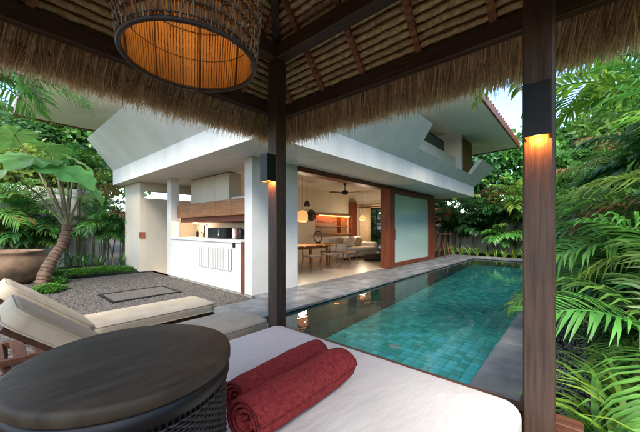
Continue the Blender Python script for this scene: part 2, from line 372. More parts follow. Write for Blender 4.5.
# lamp under the wall unit
kl = thing('under_cabinet_light', 'small warm light under the kitchen wall cabinet by the tap', 'light', (4.05, 8.25, 1.44))
P('diffuser', bx(3.98,4.12,8.1,8.35,1.425,1.448), 'sconce_glow', kl)
def point(name, loc, e, col=(1,.80,.56), r=.04, parent=None):
    d = bpy.data.lights.new(name, 'POINT'); d.energy = e; d.color = col; d.shadow_soft_size = r
    o = bpy.data.objects.new(name, d); COL.objects.link(o); o.location = loc
    if parent: o.parent = parent; o.location = Vector(loc)-parent.location
    return o
point('under_cabinet_bulb', (3.98,8.2,1.36), 4, parent=kl)
# things on the counter
t = thing('kitchen_tap', 'black angled tap over the kitchen worktop', 'tap', (4.1,7.9,1.045))
P('spout', MB().tube([(4.1,7.9,1.045),(4.1,7.9,1.36),(4.08,7.86,1.39),(3.98,7.55,1.40),(3.97,7.5,1.37)], .018, 8), 'black_metal', t)
P('lever', MB().tube([(4.1,7.97,1.045),(4.1,7.97,1.15),(4.06,8.02,1.19)], .014, 6), 'black_metal', t)
tag(P('soap_bottle', MB().lathe([(0,0),(.035,0),(.035,.14),(.012,.17),(.012,.21),(0,.21)], 12, (4.0,8.12,1.045)), 'black_metal'), 'small dark bottle beside the black tap', 'bottle')
t = thing('microwave_oven', 'black microwave oven on the kitchen worktop', 'microwave', (4.0,6.65,1.045))
P('body', bb(3.72,4.1,6.2,7.0,1.05,1.31,b=.012), 'black_metal', t)
P('oven_door', bb(3.705,3.719,6.42,6.98,1.065,1.295,b=.004), 'dark_glass', t)
P('control_panel', bb(3.705,3.719,6.22,6.40,1.065,1.295,b=.004), 'black_metal', t)
P('door_handle', MB().tube([(3.69,6.44,1.1),(3.69,6.44,1.26)], .008, 6), 'steel', t)
for i, (y, lb, m) in enumerate(((6.02,'stack of cups beside the black microwave','white_wall'),(5.90,'brown cup jar between the cups and the kettle','terracotta'))):
    tag(P('cup_stack', MB().lathe([(0,0),(.04,0),(.05,.07),(.045,.08),(.05,.16),(.045,.17),(.052,.25),(.045,.25),(.04,.2),(0,.2)], 14, (3.85,y,1.045)), m), lb, 'cups')
t = thing('kettle', 'dark kettle on the kitchen worktop', 'kettle', (3.8,5.7,1.045))
P('kettle_body', MB().lathe([(0,0),(.085,0),(.09,.02),(.075,.2),(.05,.235),(.015,.245),(.012,.27),(0,.27)], 18, (3.8,5.7,1.045)), 'black_metal', t)
P('handle', MB().tube([(3.8,5.62,1.23),(3.8,5.56,1.24),(3.8,5.55,1.15),(3.8,5.6,1.08)], .01, 6), 'black_metal', t)
P('pour_spout', MB().tube([(3.8,5.78,1.17),(3.8,5.84,1.25)], [.018,.01], 6), 'black_metal', t)
for i in range(3):
    tag(P('glass_bottle', MB().lathe([(0,0),(.036,0),(.036,.2),(.013,.25),(.013,.32),(.016,.33),(0,.33)], 12, (3.8+.05*(i%2),5.42-.12*i,1.045)), ('furniture_wood','steel','dark_glass')[i]),
        ('amber bottle next to the kettle','pale metal bottle between two bottles near the white corner wall','dark bottle closest to the white corner wall')[i], 'bottle', 'bottles on the worktop')
tag(P('call_panel', bx(3.05,3.20,9.775,9.799,1.0,1.18).box(3.06,3.19,9.77,9.774,1.01,1.17), 'terracotta'), 'small red brown panel on the cream entry wall', 'wall panel')
# sliding doors
P('door_track', bx(4.62,12.75,4.66,4.95,2.56,2.679), 'door_wood_x', villa)
dr = thing('sliding_door', 'brown framed sliding door with frosted glass by the pool', 'sliding door', (10.6,4.7,0))
P('stile', bb(8.55,8.9,4.52,4.86,.006,2.558), 'door_wood', dr); P('stile', bb(12.0,12.6,4.56,4.80,.006,2.558), 'door_wood', dr)
P('bottom_rail', bb(8.9,12.0,4.58,4.76,.006,.14), 'door_wood_x', dr); P('top_rail', bb(8.9,12.0,4.58,4.76,2.44,2.558), 'door_wood_x', dr)
P('handle', bb(8.99,9.02,4.565,4.579,.9,1.25,b=.003), 'black_metal', dr)
P('frosted_pane', bx(8.9,12.0,4.63,4.66,.14,2.44), 'frosted_glass', dr)
# garden door at the end
gd = thing('garden_door', 'glazed garden door with dark frame at the end of the living room', 'door', (12.82,7.5,0))
P('frame', bx(12.8,12.86,7.0,7.06,.005,2.3).box(12.8,12.86,8.02,8.08,.005,2.3).box(12.8,12.86,7.06,8.02,2.2,2.3).box(12.8,12.86,7.5,7.55,.005,2.2), 'black_metal', gd)
cu = thing('curtain', 'cream curtain gathered beside the garden door', 'curtain', (12.6,8.2,0))
prof = [(12.6+.05*sin(k*1.35), 7.72+k*.013) for k in range(50)]
c_ = MB()
for k in range(49):
    (x0,y0),(x1,y1) = prof[k], prof[k+1]; c_.add([(x0,y0,.02),(x1,y1,.02),(x1,y1,2.3),(x0,y0,2.3)], [(0,1,2,3)], True)
P('curtain_cloth', c_, 'curtain', cu); P('curtain_rail', MB().tube([(12.6,6.9,2.34),(12.6,8.5,2.34)], .02, 8), 'door_wood', cu)
# niche on the back wall
ni = thing('wall_niche', 'lit wooden display niche on the wall above the sofa', 'niche', (10.8,8.7,1.0))
for i in range(7): P('back_board', bb(9.75,12.1,8.765,8.795,1.06+i*.115,1.17+i*.115,b=.004), 'cabinet_wood', ni)
P('top_board', bx(9.7,12.15,8.56,8.798,1.87,1.92), 'cabinet_wood', ni); P('bottom_board', bx(9.7,12.15,8.56,8.798,1.0,1.05), 'cabinet_wood', ni)
P('shelf', bx(9.75,12.1,8.6,8.764,1.36,1.385), 'cabinet_wood', ni); P('divider', bx(11.35,11.39,8.58,8.764,1.05,1.87), 'cabinet_wood', ni)
P('light_strip', bx(9.8,12.05,8.60,8.64,1.85,1.869), 'led_strip', ni)
P('wood_panel', bb(12.25,12.74,8.6,8.798,.01,2.62), 'door_wood', villa)
tag(P('driftwood_branch', MB().tube([(9.95,8.68,1.6),(10.2,8.66,1.55),(10.5,8.68,1.58),(10.8,8.67,1.53),(11.1,8.68,1.6)], [.01,.025,.03,.022,.008], 7), 'furniture_wood'), 'pale driftwood branch hung in the lit niche', 'ornament')
# sofa
sf = thing('sofa', 'cream fabric sofa below the lit wooden niche', 'sofa', (10.5,7.5,0))
P('base', bb(9.4,11.9,6.9,8.0,.12,.30,b=.02), 'sofa_fabric', sf); P('back', bb(9.4,11.9,7.8,8.02,.30,.90,b=.06), 'sofa_fabric', sf)
for i in range(3): P('seat_cushion', bb(9.62+i*.69,10.29+i*.69,6.88,7.78,.30,.47,b=.05), 'sofa_fabric', sf)
P('armrest', bb(9.38,9.6,6.9,7.8,.30,.66,b=.05), 'sofa_fabric', sf); P('armrest', bb(11.7,11.92,6.9,7.8,.30,.66,b=.05), 'sofa_fabric', sf)
for x in (9.5,11.8):
    for y in (7.0,7.9): P('leg', MB().tube([(x,y,0.004),(x,y,.12)], [.02,.03], 8), 'door_wood', sf)
def cushion(x, y, z, s, m, lb, tilt=.3):
    Mx = Matrix.Translation((x,y,z)) @ Matrix.Rotation(tilt,4,'X')
    b = MB(); n_ = 8; vs = []
    for sgn in (1,-1):
        for i in range(n_+1):
            for j in range(n_+1):
                u, v = i/n_*2-1, j/n_*2-1; th = .11*((1-u*u)*(1-v*v))**.4
                q = 1-.12*(u*u*v*v); vs.append(Mx @ Vector((u*s*q, sgn*th, v*s*q)))
    k = (n_+1)**2
    fs = [(a*k+i*(n_+1)+j, a*k+(i+1)*(n_+1)+j, a*k+(i+1)*(n_+1)+j+1, a*k+i*(n_+1)+j+1) for a in (0,1) for i in range(n_) for j in range(n_)]
    b.add(vs, fs, True); return tag(P('cushion', b, m), lb, 'cushion', 'cushions on the sofa')
cushion(9.95,7.62,.68,.23,'cushion_tan','tan square cushion leaning at the sofa armrest')
cushion(10.75,7.6,.70,.25,'sofa_fabric','cream square cushion in the middle of the sofa')
cushion(11.4,7.62,.68,.23,'cushion_tan','tan square cushion at the sofa end by the garden door')
for i, (x, y, r) in enumerate(((10.3,6.2,.40),(11.5,6.45,.34))):
    tag(P('floor_pouf', MB().lathe([(0,.0),(r*.8,.01),(r,.08),(r*1.0,.17),(r*.8,.25),(r*.4,.285),(0,.29)], 24, (x,y,.004)), 'pouf_dark' if i == 0 else 'black_metal'),
        ('dark brown floor pouf in front of the sofa','black floor pouf beside the garden door')[i], 'pouf')
# dining table and chairs
dt = thing('dining_table', 'light wood dining table just inside the open front', 'table', (7.0,6.9,0))
P('table_top', bb(6.0,8.0,6.4,7.4,.70,.74), 'furniture_wood', dt)
for x in (6.25,7.8):
    for y in (6.5,7.3): P('leg', MB().tube([(x,y,.004),(x+(.03 if x<7 else -.03),y,.70)], [.025,.035], 8), 'furniture_wood', dt)
P('apron', bx(6.2,7.8,6.5,6.53,.62,.70).box(6.2,7.8,7.27,7.3,.62,.70), 'furniture_wood', dt)
def chair(x, y, rz, lb):
    c = thing('dining_chair', lb, 'chair', (x,y,.004), rz, 'chairs at the dining table')
    P('seat', bb(-.23,.23,-.22,.22,.42,.46), 'cushion_tan', c, True)
    for sx in (-1,1):
        P('leg', MB().tube([(sx*.22,.21,0),(sx*.19,.18,.42)], [.016,.022], 7), 'furniture_wood', c, True)
        P('leg', MB().tube([(sx*.22,-.23,0),(sx*.19,-.19,.42),(sx*.20,-.22,.74)], [.016,.022,.018], 7), 'furniture_wood', c, True)
    P('backrest', MB().tube([(.24*sin(a), -.02-.24*cos(a), .72) for a in [(-1.5+.25*k) for k in range(13)]], .022, 8), 'furniture_wood', c, True)
    return c
chair(6.6,6.1,pi,'wooden chair with curved backrest at the dining table, next to the white corner wall'); chair(7.5,6.1,pi,'wooden chair at the dining table, next to the open lounge')
chair(8.35,6.9,pi/2,'wooden chair at the end of the dining table facing the sofa')
st = thing('stool', 'low light wood stool with splayed legs between dining table and sofa', 'stool', (8.7,6.2,.004))
P('seat', bb(8.45,8.95,6.0,6.4,.40,.44), 'furniture_wood', st)
for a,b_ in ((-1,-1),(1,-1),(-1,1),(1,1)): P('leg', MB().tube([(8.7+a*.24,6.2+b_*.19,.004),(8.7+a*.17,6.2+b_*.13,.40)], [.014,.02], 7), 'furniture_wood', st)
# ceiling fan
fan = thing('ceiling_fan', 'black three blade ceiling fan in the living room', 'fan', (9.1,6.7,3.0))
P('rod', MB().tube([(9.1,6.7,2.999),(9.1,6.7,2.68)], .018, 8), 'black_metal', fan)
P('canopy_cap', MB().lathe([(0,2.999),(.07,2.999),(.05,2.93),(0,2.92)], 16, (9.1,6.7,0)), 'black_metal', fan)
P('motor', MB().lathe([(0,2.74),(.05,2.74),(.13,2.68),(.12,2.6),(.05,2.57),(0,2.57)], 20, (9.1,6.7,0)), 'black_metal', fan)
for k in range(3):
    Mx = Matrix.Translation((9.1,6.7,2.64)) @ Matrix.Rotation(R(35+120*k),4,'Z') @ Matrix.Rotation(.18,4,'X')
    P('blade', MB().prism([Mx @ Vector(q) for q in ((.1,-.03,0),(.3,-.075,0),(.62,-.06,0),(.66,0,0),(.62,.06,0),(.3,.075,0),(.1,.03,0))], Mx.to_3x3() @ Vector((0,0,.012))), 'black_metal', fan)
# wall basket, pendant, mirror
def wallbasket(x, z, r, lb):
    b = MB()
    for k in range(9):
        rr = r*(k+1)/9; b.tube([(x+rr*cos(2*pi*j/20), 8.76-.05*(1-rr/r), z+rr*sin(2*pi*j/20)) for j in range(21)], r/14, 5, cap=False)
    return tag(P('wall_basket', b, 'rattan_dark'), lb, 'wall basket')
wallbasket(9.45,1.85,.24,'round woven dark basket hung on the cream wall beside the niche')
pl = thing('paper_pendant', 'peach paper pendant lamp hanging over the dining table', 'pendant lamp', (6.95,6.85,1.55))
P('shade', MB().lathe([(.13,0),(.17,.05),(.18,.22),(.15,.34),(.04,.38)], 24, (6.95,6.85,1.5)), 'paper_shade', pl)
P('cable', MB().tube([(6.95,6.85,1.86),(6.95,6.85,3.0)], .006, 5), 'black_metal', pl)
pl2 = thing('rattan_pendant', 'dark woven pendant lamp beside the peach paper pendant', 'pendant lamp', (7.42,7.1,2.05))
P('shade', MB().lathe([(.11,0),(.10,.1),(.06,.18),(.02,.2)], 20, (7.42,7.1,2.05)), 'rattan_dark', pl2); P('cable', MB().tube([(7.42,7.1,2.24),(7.42,7.1,3.0)], .006, 5), 'black_metal', pl2)
point('dining_pendant_bulb', (6.95,6.85,1.38), 13, r=.14, parent=pl)
hp = thing('glass_pendant', 'small clustered pendant lamp hanging beside the wooden wall panel', 'pendant lamp', (11.7,7.6,1.75))
P('shade', MB().lathe([(.12,0),(.16,.1),(.1,.2),(.03,.24)], 16, (11.7,7.6,1.65)), 'paper_shade', hp); P('cable', MB().tube([(11.7,7.6,1.88),(11.7,7.6,3.0)], .006, 5), 'black_metal', hp)
point('lounge_pendant_bulb', (11.7,7.6,1.52), 13, r=.14, parent=hp)
tag(P('desk_mirror', MB().tube([(8.0+.0, 7.1+.2*cos(2*pi*j/18), .98+.2*sin(2*pi*j/18)) for j in range(19)], .02, 6, cap=False).box(7.98,8.02,7.0,7.2,.742,.79), 'black_metal'), 'black ring mirror standing on the dining table', 'mirror')
# upper storey
P('upper_wall', bx(7.6,14.3,5.4,10.5,3.131,5.7), 'roof_soffit', villa)
P('upper_side_wall', bx(4.6,7.59,8.4,10.5,3.131,5.7), 'roof_soffit', villa)
w = P('balcony_window', bx(8.6,11.2,5.36,5.399,4.1,5.2), 'dark_glass', villa)
for x in (8.6,9.45,10.3,11.15): P('mullion', bx(x,x+.06,5.33,5.359,4.1,5.2), 'black_metal', w)
P('balcony_upstand', bx(6.9,14.3,3.72,3.84,3.131,4.12), 'white_wall', villa)
P('balustrade_glass', bx(7.2,11.3,3.765,3.785,4.121,4.5), 'dark_glass', villa)
P('balustrade_rail', bx(7.2,11.3,3.75,3.80,4.501,4.53), 'black_metal', villa)
P('balcony_end_wall', bx(12.55,12.72,3.5,5.39,3.131,5.15), 'white_wall', villa)
d_ = P('balcony_door', bb(12.73,14.3,3.56,3.60,3.14,4.95), 'door_wood', villa)
for i in range(6): P('door_board', bb(12.74+i*.26,12.99+i*.26,3.535,3.558,3.16,4.93,b=.006), 'door_wood', d_)
P('high_window', bx(12.73,14.3,3.56,3.60,4.97,5.12), 'dark_glass', villa)
# roof with flared eaves
EZ = 4.80
ev = [(8.2,1.98),(15.25,1.95),(16.0,7.5),(15.25,13.05),(.68,13.05),(.68,9.7)]  # near corner, out of sight, is cut back so light reaches the fascia
inn = [(7.6,5.4),(14.3,5.4),(14.3,7.5),(14.3,10.5),(4.6,10.5),(4.6,8.4)]
sofm = MB()
for i in range(6):
    j = (i+1) % 6
    a, b_, c_, d_2 = (*ev[i],EZ), (*ev[j],EZ), (*inn[j],5.7), (*inn[i],5.7)
    m1 = ((a[0]*.45+d_2[0]*.55), (a[1]*.45+d_2[1]*.55), 5.08); m2 = ((b_[0]*.45+c_[0]*.55), (b_[1]*.45+c_[1]*.55), 5.08)
    sofm.add([a,b_,m2,m1,c_,d_2], [(0,3,2,1),(3,5,4,2)])
P('soffit', sofm, 'roof_soffit', villa)
rf = MB(); rz = 7.2
top = [(8.0,7.0),(12,7.0),(12.2,7.5),(12,8.0),(8,8.0),(7.6,7.5)]
for i in range(6):
    j = (i+1) % 6; rf.add([(*ev[i],EZ+.2),(*ev[j],EZ+.2),(*top[j],rz),(*top[i],rz)], [(0,1,2,3)])
rf.add([(*q,rz) for q in top], [tuple(range(6))])
roof = P('roof', rf, 'terracotta', villa)
for i in range(6):
    a, b_ = Vector((*ev[i],0)), Vector((*ev[(i+1)%6],0)); t_ = (b_-a); L = t_.length; t_.normalize(); nn = Vector((t_.y,-t_.x,0))
    P('eave_board', MB().prism([a+Vector((0,0,EZ-.04)), b_+Vector((0,0,EZ-.04)), b_+Vector((0,0,EZ+.16)), a+Vector((0,0,EZ+.16))], nn*.06), 'door_wood_x', roof)
    k = int(L/.3); tm = MB()
    for q in range(k):
        c = a + t_*(L*(q+.5)/k); ii = (Vector((*top[i],rz))-Vector((*ev[i],EZ+.2)))*.18
        tm.tube([c+nn*.03+Vector((0,0,EZ+.20)), c+Vector((0,0,EZ+.24))-nn*1.2+Vector((0,0,.52))], .07, 6)
    o = P('eave_tiles', tm, 'terracotta', roof)
# terrace bar table
bt = thing('bar_table', 'tall wooden bar table on the terrace beyond the sliding door', 'table', (13.75,4.7,0))
P('table_top', bb(13.3,14.2,4.35,5.0,1.0,1.05), 'door_wood', bt)
for x in (13.45,14.05):
    P('trestle_leg', MB().tube([(x,4.42,.002),(x,4.6,1.0)], .03, 6), 'door_wood', bt); P('trestle_leg', MB().tube([(x,4.92,.002),(x,4.74,1.0)], .03, 6), 'door_wood', bt)
    P('crossbar', bx(x-.02,x+.02,4.5,4.84,.38,.43), 'door_wood', bt)
P('stretcher', bx(13.45,14.05,4.65,4.69,.385,.425), 'door_wood', bt)

# ================================================================== THE PAVILION
pav = thing('thatched_pavilion', 'dark timber pavilion with thatched roof over the daybed', 'pavilion', (.52,1.1,0))
X0, X1, Y0, Y1 = -.72, 1.76, .14, 2.06; SL = 1.15
s = .06
for x in (X0,X1):
    for y in (Y0,Y1): P('post', bb(x-s,x+s,y-s,y+s,-.1,2.80,b=.008), 'pavilion_wood_z', pav)
PZ = .25
P('platform_base', bx(X0-.1,X1+.12,Y0-.12,Y1+.12,-.1,.19), 'white_wall', pav)
x = X0-.12
while x < X1+.12:
    P('plank', bb(x,x+.116,Y0-.14,Y1+.14,.19,PZ,b=.004), 'deck_wood', pav); x += .12
P('rim_board', bb(X1-.06+.125,X1+.16,Y0-.16,Y1+.16,.14,.36), 'deck_wood', pav)
for y in (Y0-.15, Y1+.10): P('rim_board', bb(X0-.1,X1+.06,y,y+.05,.14,.30), 'deck_wood', pav)
# tie beams
P('tie_beam', bb(X1-.055,X1+.055,Y0-.06,Y1+.055,2.80,2.93,b=.008), 'pavilion_wood_y', pav)
P('tie_beam', bb(X0-.055,X0+.055,Y0-.06,Y1+.055,2.80,2.93,b=.008), 'pavilion_wood_y', pav)
P('tie_beam', bb(X0+.056,X1-.056,Y1-.055,Y1+.053,2.802,2.928,b=.008), 'pavilion_wood_x', pav)
P('tie_beam', bb(X0+.056,X1-.056,Y0-.055,Y0+.053,2.802,2.928,b=.008), 'pavilion_wood_x', pav)
EO = .36     # overhang of the eave beam
ex0, ex1, ey0, ey1 = X0-EO, X1+EO, Y0-EO, Y1+EO; ez = 2.97-EO*SL
P('eave_beam', bb(ex1-.03,ex1+.03,ey0-.03,ey1+.03,ez-.09,ez+.03,b=.006), 'pavilion_wood_y', pav)
P('eave_beam', bb(ex0-.03,ex0+.03,ey0-.03,ey1+.03,ez-.09,ez+.03,b=.006), 'pavilion_wood_y', pav)
P('eave_beam', bb(ex0+.031,ex1-.031,ey1-.03,ey1+.03,ez-.089,ez+.029,b=.006), 'pavilion_wood_x', pav)
P('eave_beam', bb(ex0+.031,ex1-.031,ey0-.03,ey0+.03,ez-.089,ez+.029,b=.006), 'pavilion_wood_x', pav)
RXc, RYc = (X0+X1)/2, (Y0+Y1)/2; half = (Y1-Y0)/2
RZ = 2.93+half*SL; RX0, RX1 = X0+half, X1-half
P('ridge_beam', bb(RX0-.06,RX1+.06,RYc-.035,RYc+.035,RZ-.12,RZ-.02,b=.006), 'pavilion_wood_x', pav)
def bar(a, b, w, h, up=Vector((0,0,1))):
    a, b = Vector(a), Vector(b); t_ = (b-a).normalized(); sx = t_.cross(up).normalized(); uz = sx.cross(t_)
    return MB().prism([a-sx*w/2, a+sx*w/2, a+sx*w/2+uz*h, a-sx*w/2+uz*h], b-a)
for cx, cy, rx in ((ex1,ey1,RX1),(ex1,ey0,RX1),(ex0,ey1,RX0),(ex0,ey0,RX0)):
    P('hip_rafter', bar((cx,cy,ez-.02),(rx,RYc,RZ-.02),.06,.07), 'pavilion_wood_z', pav)
def rafter(sd, c):
    """sd: side; c: coordinate along the eave"""
    if sd in 'EW':
        lim = min(c-ey0, ey1-c); xo, sg = (ex1,-1) if sd == 'E' else (ex0,1)
        run = min(lim, half+EO); a, b = (xo,c,ez), (xo+sg*run,c,ez+run*SL)
    else:
        lim = min(c-ex0, ex1-c); yo, sg = (ey1,-1) if sd == 'N' else (ey0,1)
        run = min(lim, half+EO); a, b = (c,yo,ez), (c,yo+sg*run,ez+run*SL)
    rf_ = P('rafter', bar(a,b,.040,.05), 'rafter_wood', pav)
    va, vb = Vector(a), Vector(b); L_ = (vb-va).length; dz = (vb-va).normalized(); bnd = MB()
    for k in range(int(L_/.048)):
        q0 = va+dz*(k*.048+.012); w_ = bar(q0+Vector((0,0,-.004)), q0+dz*ru(.026,.034)+Vector((0,0,-.004)), .047, .04); bnd.add(w_.v, w_.f)
    o_ = P('rafter_binding', bnd, 'binding', rf_); o_['kind'] = 'stuff'
for c in (-.03,.40,.88,1.36,1.80,2.23): rafter('E', c); rafter('W', c)
for c in (-.75,-.3,.18,.66,1.14,1.62,1.95): rafter('N', c); rafter('S', c)
# thatch rolls laid along the slopes
nrow = 37; pitch = (half+EO)/nrow
def roll(a, b, r):
    a, b = Vector(a), Vector(b); L = (b-a).length; k = max(2, int(L/.05)); pts = []; rad = []
    for i in range(k+1):
        pts.append(a.lerp(b, i/k) + Vector((ru(-1,1),ru(-1,1),ru(-1,1)))*.0035); rad.append(r*ru(.86,1.1))
    return MB().tube(pts, rad, 7)
for i in range(nrow):
    run = pitch*(i+.3); z = ez+run*SL+.065; r = .0215
    P('thatch_roll', roll((ex1-run,ey0+run,z),(ex1-run,ey1-run,z),r), 'thatch_roll_grass', pav)
    P('thatch_roll', roll((ex0+run,ey0+run,z),(ex0+run,ey1-run,z),r), 'thatch_roll_grass', pav)
    P('thatch_roll', roll((ex0+run,ey1-run,z),(ex1-run,ey1-run,z),r), 'thatch_roll_grass', pav)
    P('thatch_roll', roll((ex0+run,ey0+run,z),(ex1-run,ey0+run,z),r), 'thatch_roll_grass', pav)
# thatch body over the rolls: inner and outer skin
TO = .20
def skin(off, out):
    a = [(ex0-out,ey0-out),(ex1+out,ey0-out),(ex1+out,ey1+out),(ex0-out,ey1+out)]
    zz = ez-out*SL+off; tz = RZ+off
    v = [(*q,zz) for q in a]+[(RX0,RYc,tz),(RX1,RYc,tz)]
    return v
th = MB(); v1 = skin(.10,.06); v2 = skin(.42,.16)
fs = [(0,1,5,4),(1,2,5),(2,3,4,5),(3,0,4)]
th.add(v1, [f[::-1] for f in fs]); th.add(v2, fs)
th.add(v1[:4]+v2[:4], [(i,(i+1)%4,4+(i+1)%4,4+i) for i in range(4)])
P('thatch_body', th, 'thatch_dark', pav)
# hanging fringe of straw
def fringe(n, seed):
    q = MB(); random.seed(seed)
    per = [((ex1,ey0),(ex1,ey1),(1,0)),((ex1,ey1),(ex0,ey1),(0,1)),((ex0,ey1),(ex0,ey0),(-1,0)),((ex0,ey0),(ex1,ey0),(0,-1))]
    cls = [(random.gauss(0,.07), ru(.88,1.1), random.gauss(0,.06)) for _ in range(1999)]
    for si, (a, b, nn) in enumerate(per):
        L = math.dist(a, b); cnt = int(n*L*(1 if si < 2 else .25))
        for i in range(cnt):
            f = ru(-.12/L, 1+.12/L); dep = rnd()**1.4; cl = cls[int((f+.2)*L/.028+int(dep*2.99)*977) % len(cls)]
            x = a[0]+(b[0]-a[0])*f; y = a[1]+(b[1]-a[1])*f
            o0 = .03+dep*.13; zz = ez+.02-o0*.4+dep*.10
            ln = ru(.25,.35)*(1 if rnd() < .93 else 1.18); t_ = Vector(((b[0]-a[0])/L,(b[1]-a[1])/L,0)); N = Vector((*nn,0))
            p0 = Vector((x,y,zz))+N*o0
            ln *= cl[1]; d = (N*(ru(.22,.48)+cl[2])+t_*(random.gauss(.16,.09)+cl[0])+Vector((0,0,-1))).normalized()
            p1 = p0+d*ln*.5; p2 = p1+(d+Vector((0,0,-.22))+t_*random.gauss(0,.1)+N*random.gauss(0,.08)).normalized()*ln*.5
            w = ru(.0022,.0042); wv = (t_*ru(.5,1)+N*ru(-.6,.6)).normalized()*w
            q.add([p0-wv,p0+wv,p1+wv,p1-wv,p2+wv*.25,p2-wv*.25], [(0,1,2,3),(3,2,4,5)])
    random.seed(11); return q
o = P('thatch_fringe', fringe(7000, 3), 'thatch_straw', pav); o['kind'] = 'stuff'
P('fringe_backing', MB().lathe([(0,0)],3) if False else bx(ex1+.085,ex1+.12,ey0-.1,ey1+.1,ez-.12,ez+.06).box(ex0-.12,ex0-.085,ey0-.1,ey1+.1,ez-.17,ez+.06).box(ex0-.08,ex1+.08,ey1+.085,ey1+.12,ez-.17,ez+.06).box(ex0-.08,ex1+.08,ey0-.12,ey0-.085,ez-.17,ez+.06), 'thatch_dark', pav)

# post sconces
def sconce(x, y, lb):
    t = thing('wall_sconce', lb, 'sconce', (x,y,1.70))
    b = MB().box(x-.09,x,y-.05,y+.05,1.93,1.945).box(x-.09,x-.08,y-.05,y+.05,1.71,1.93).box(x-.08,x,y-.05,y-.042,1.71,1.93).box(x-.08,x,y+.042,y+.05,1.71,1.93)
    P('housing', b, 'black_metal', t); P('lens', bx(x-.078,x-.004,y-.04,y+.04,1.735,1.75), 'sconce_glow', t)
    point('sconce_bulb', (x-.03,y,1.715), .9, (1,.36,.06), .02, t)
sconce(X1-.0605, Y1, 'black box sconce with orange glow on the pavilion post by the sun loungers')
sconce(X1-.0605, Y0, 'black box sconce with orange glow on the pavilion post by the palm garden')

# rattan pendant of the pavilion
LX, LY, LZ, LR = .52, 1.10, 1.93, .232
lamp = thing('woven_pendant_lamp', 'large drum shaped woven rattan pendant lamp glowing under the thatched roof', 'pendant lamp', (LX,LY,LZ))
LH = .52
def lr(f): return LR*(1+.10*sin(f*pi*.9)) 
for k in range(120):
    a = 2*pi*k/120; r0 = lr(0)-.010; r1 = lr(.5)-.010; r2 = lr(1)-.010; w = .0046
    q = MB(); c = [Vector((LX+r*cos(a),LY+r*sin(a),LZ+z)) for r, z in ((r0,.004),(r1,LH/2),(r2,LH-.004))]; tv = Vector((-sin(a),cos(a),0))*w; nv = Vector((cos(a),sin(a),0))*.003
    q.add([c[0]-tv,c[0]+tv,c[1]-tv,c[1]+tv,c[2]-tv,c[2]+tv]+[v+nv for v in (c[0]-tv,c[0]+tv,c[1]-tv,c[1]+tv,c[2]-tv,c[2]+tv)], [(0,1,3,2),(2,3,5,4),(6,8,9,7),(8,10,11,9),(0,2,8,6),(2,4,10,8),(1,7,9,3),(3,9,11,5)])
    P('bamboo_slat', q, 'bamboo_slat', lamp)
for k in range(132):     # outer upright strands, each weaving in and out of the bands
    a = 2*pi*(k+ru(-.15,.15))/132; pts = []
    for i in range(27):
        f = i/26; r = lr(f)+.001+.0035*(1 if (i//2+k) % 2 else -1); a2 = a+.012*sin(i*.9+k*2.3)
        pts.append((LX+r*cos(a2),LY+r*sin(a2),LZ+f*LH))
    P('strand', MB().tube(pts, .0030, 4, cap=False), 'rattan_mid', lamp)
rows = 13
for i in range(rows):
    f = (i+.5)/rows; r = lr(f)+.001; z = LZ+f*LH; N_ = 132
    pts = [(LX+(r+.003*(1 if (k+i)%2 else -1))*cos(2*pi*k/N_), LY+(r+.003*(1 if (k+i)%2 else -1))*sin(2*pi*k/N_), z+ru(-.0012,.0012)) for k in range(N_)]; pts.append(pts[0])
    P('weave_band', MB().tube(pts, .0032, 4, cap=False), 'rattan_dark', lamp)
for k in range(8):
    a = 2*pi*k/8+.2; P('rib', MB().tube([(LX+(lr(f)-.016)*cos(a),LY+(lr(f)-.016)*sin(a),LZ+f*LH) for f in (0,.25,.5,.75,1)], .0030, 5), 'rattan_dark', lamp)
for f, rr in ((0,.0085),(1,.009)): P('rim', MB().tube([(LX+lr(f)*cos(2*pi*k/48),LY+lr(f)*sin(2*pi*k/48),LZ+f*LH) for k in range(49)], rr, 7, cap=False), 'rattan_dark', lamp)
for i in range(3): 
    f = .25+.25*i; P('inner_hoop', MB().tube([(LX+(lr(f)-.014)*cos(2*pi*k/48),LY+(lr(f)-.014)*sin(2*pi*k/48),LZ+f*LH) for k in range(49)], .0016, 5, cap=False), 'rattan_dark', lamp)
P('top_disc', MB().lathe([(0,.0),(lr(1),.0)], 48, (LX,LY,LZ+LH)), 'rattan_dark', lamp)
P('bulb', MB().lathe([(0,0),(.025,.012),(.032,.035),(.022,.065),(.012,.09),(0,.09)], 16, (LX,LY,LZ+.26)), 'bulb', lamp)
P('cable', MB().tube([(LX,LY,LZ+.35),(LX,LY,RZ-.11)], .006, 6), 'black_metal', lamp)
point('pendant_bulb', (LX,LY,LZ+.28), 1.9, (1,.64,.26), .03, lamp)

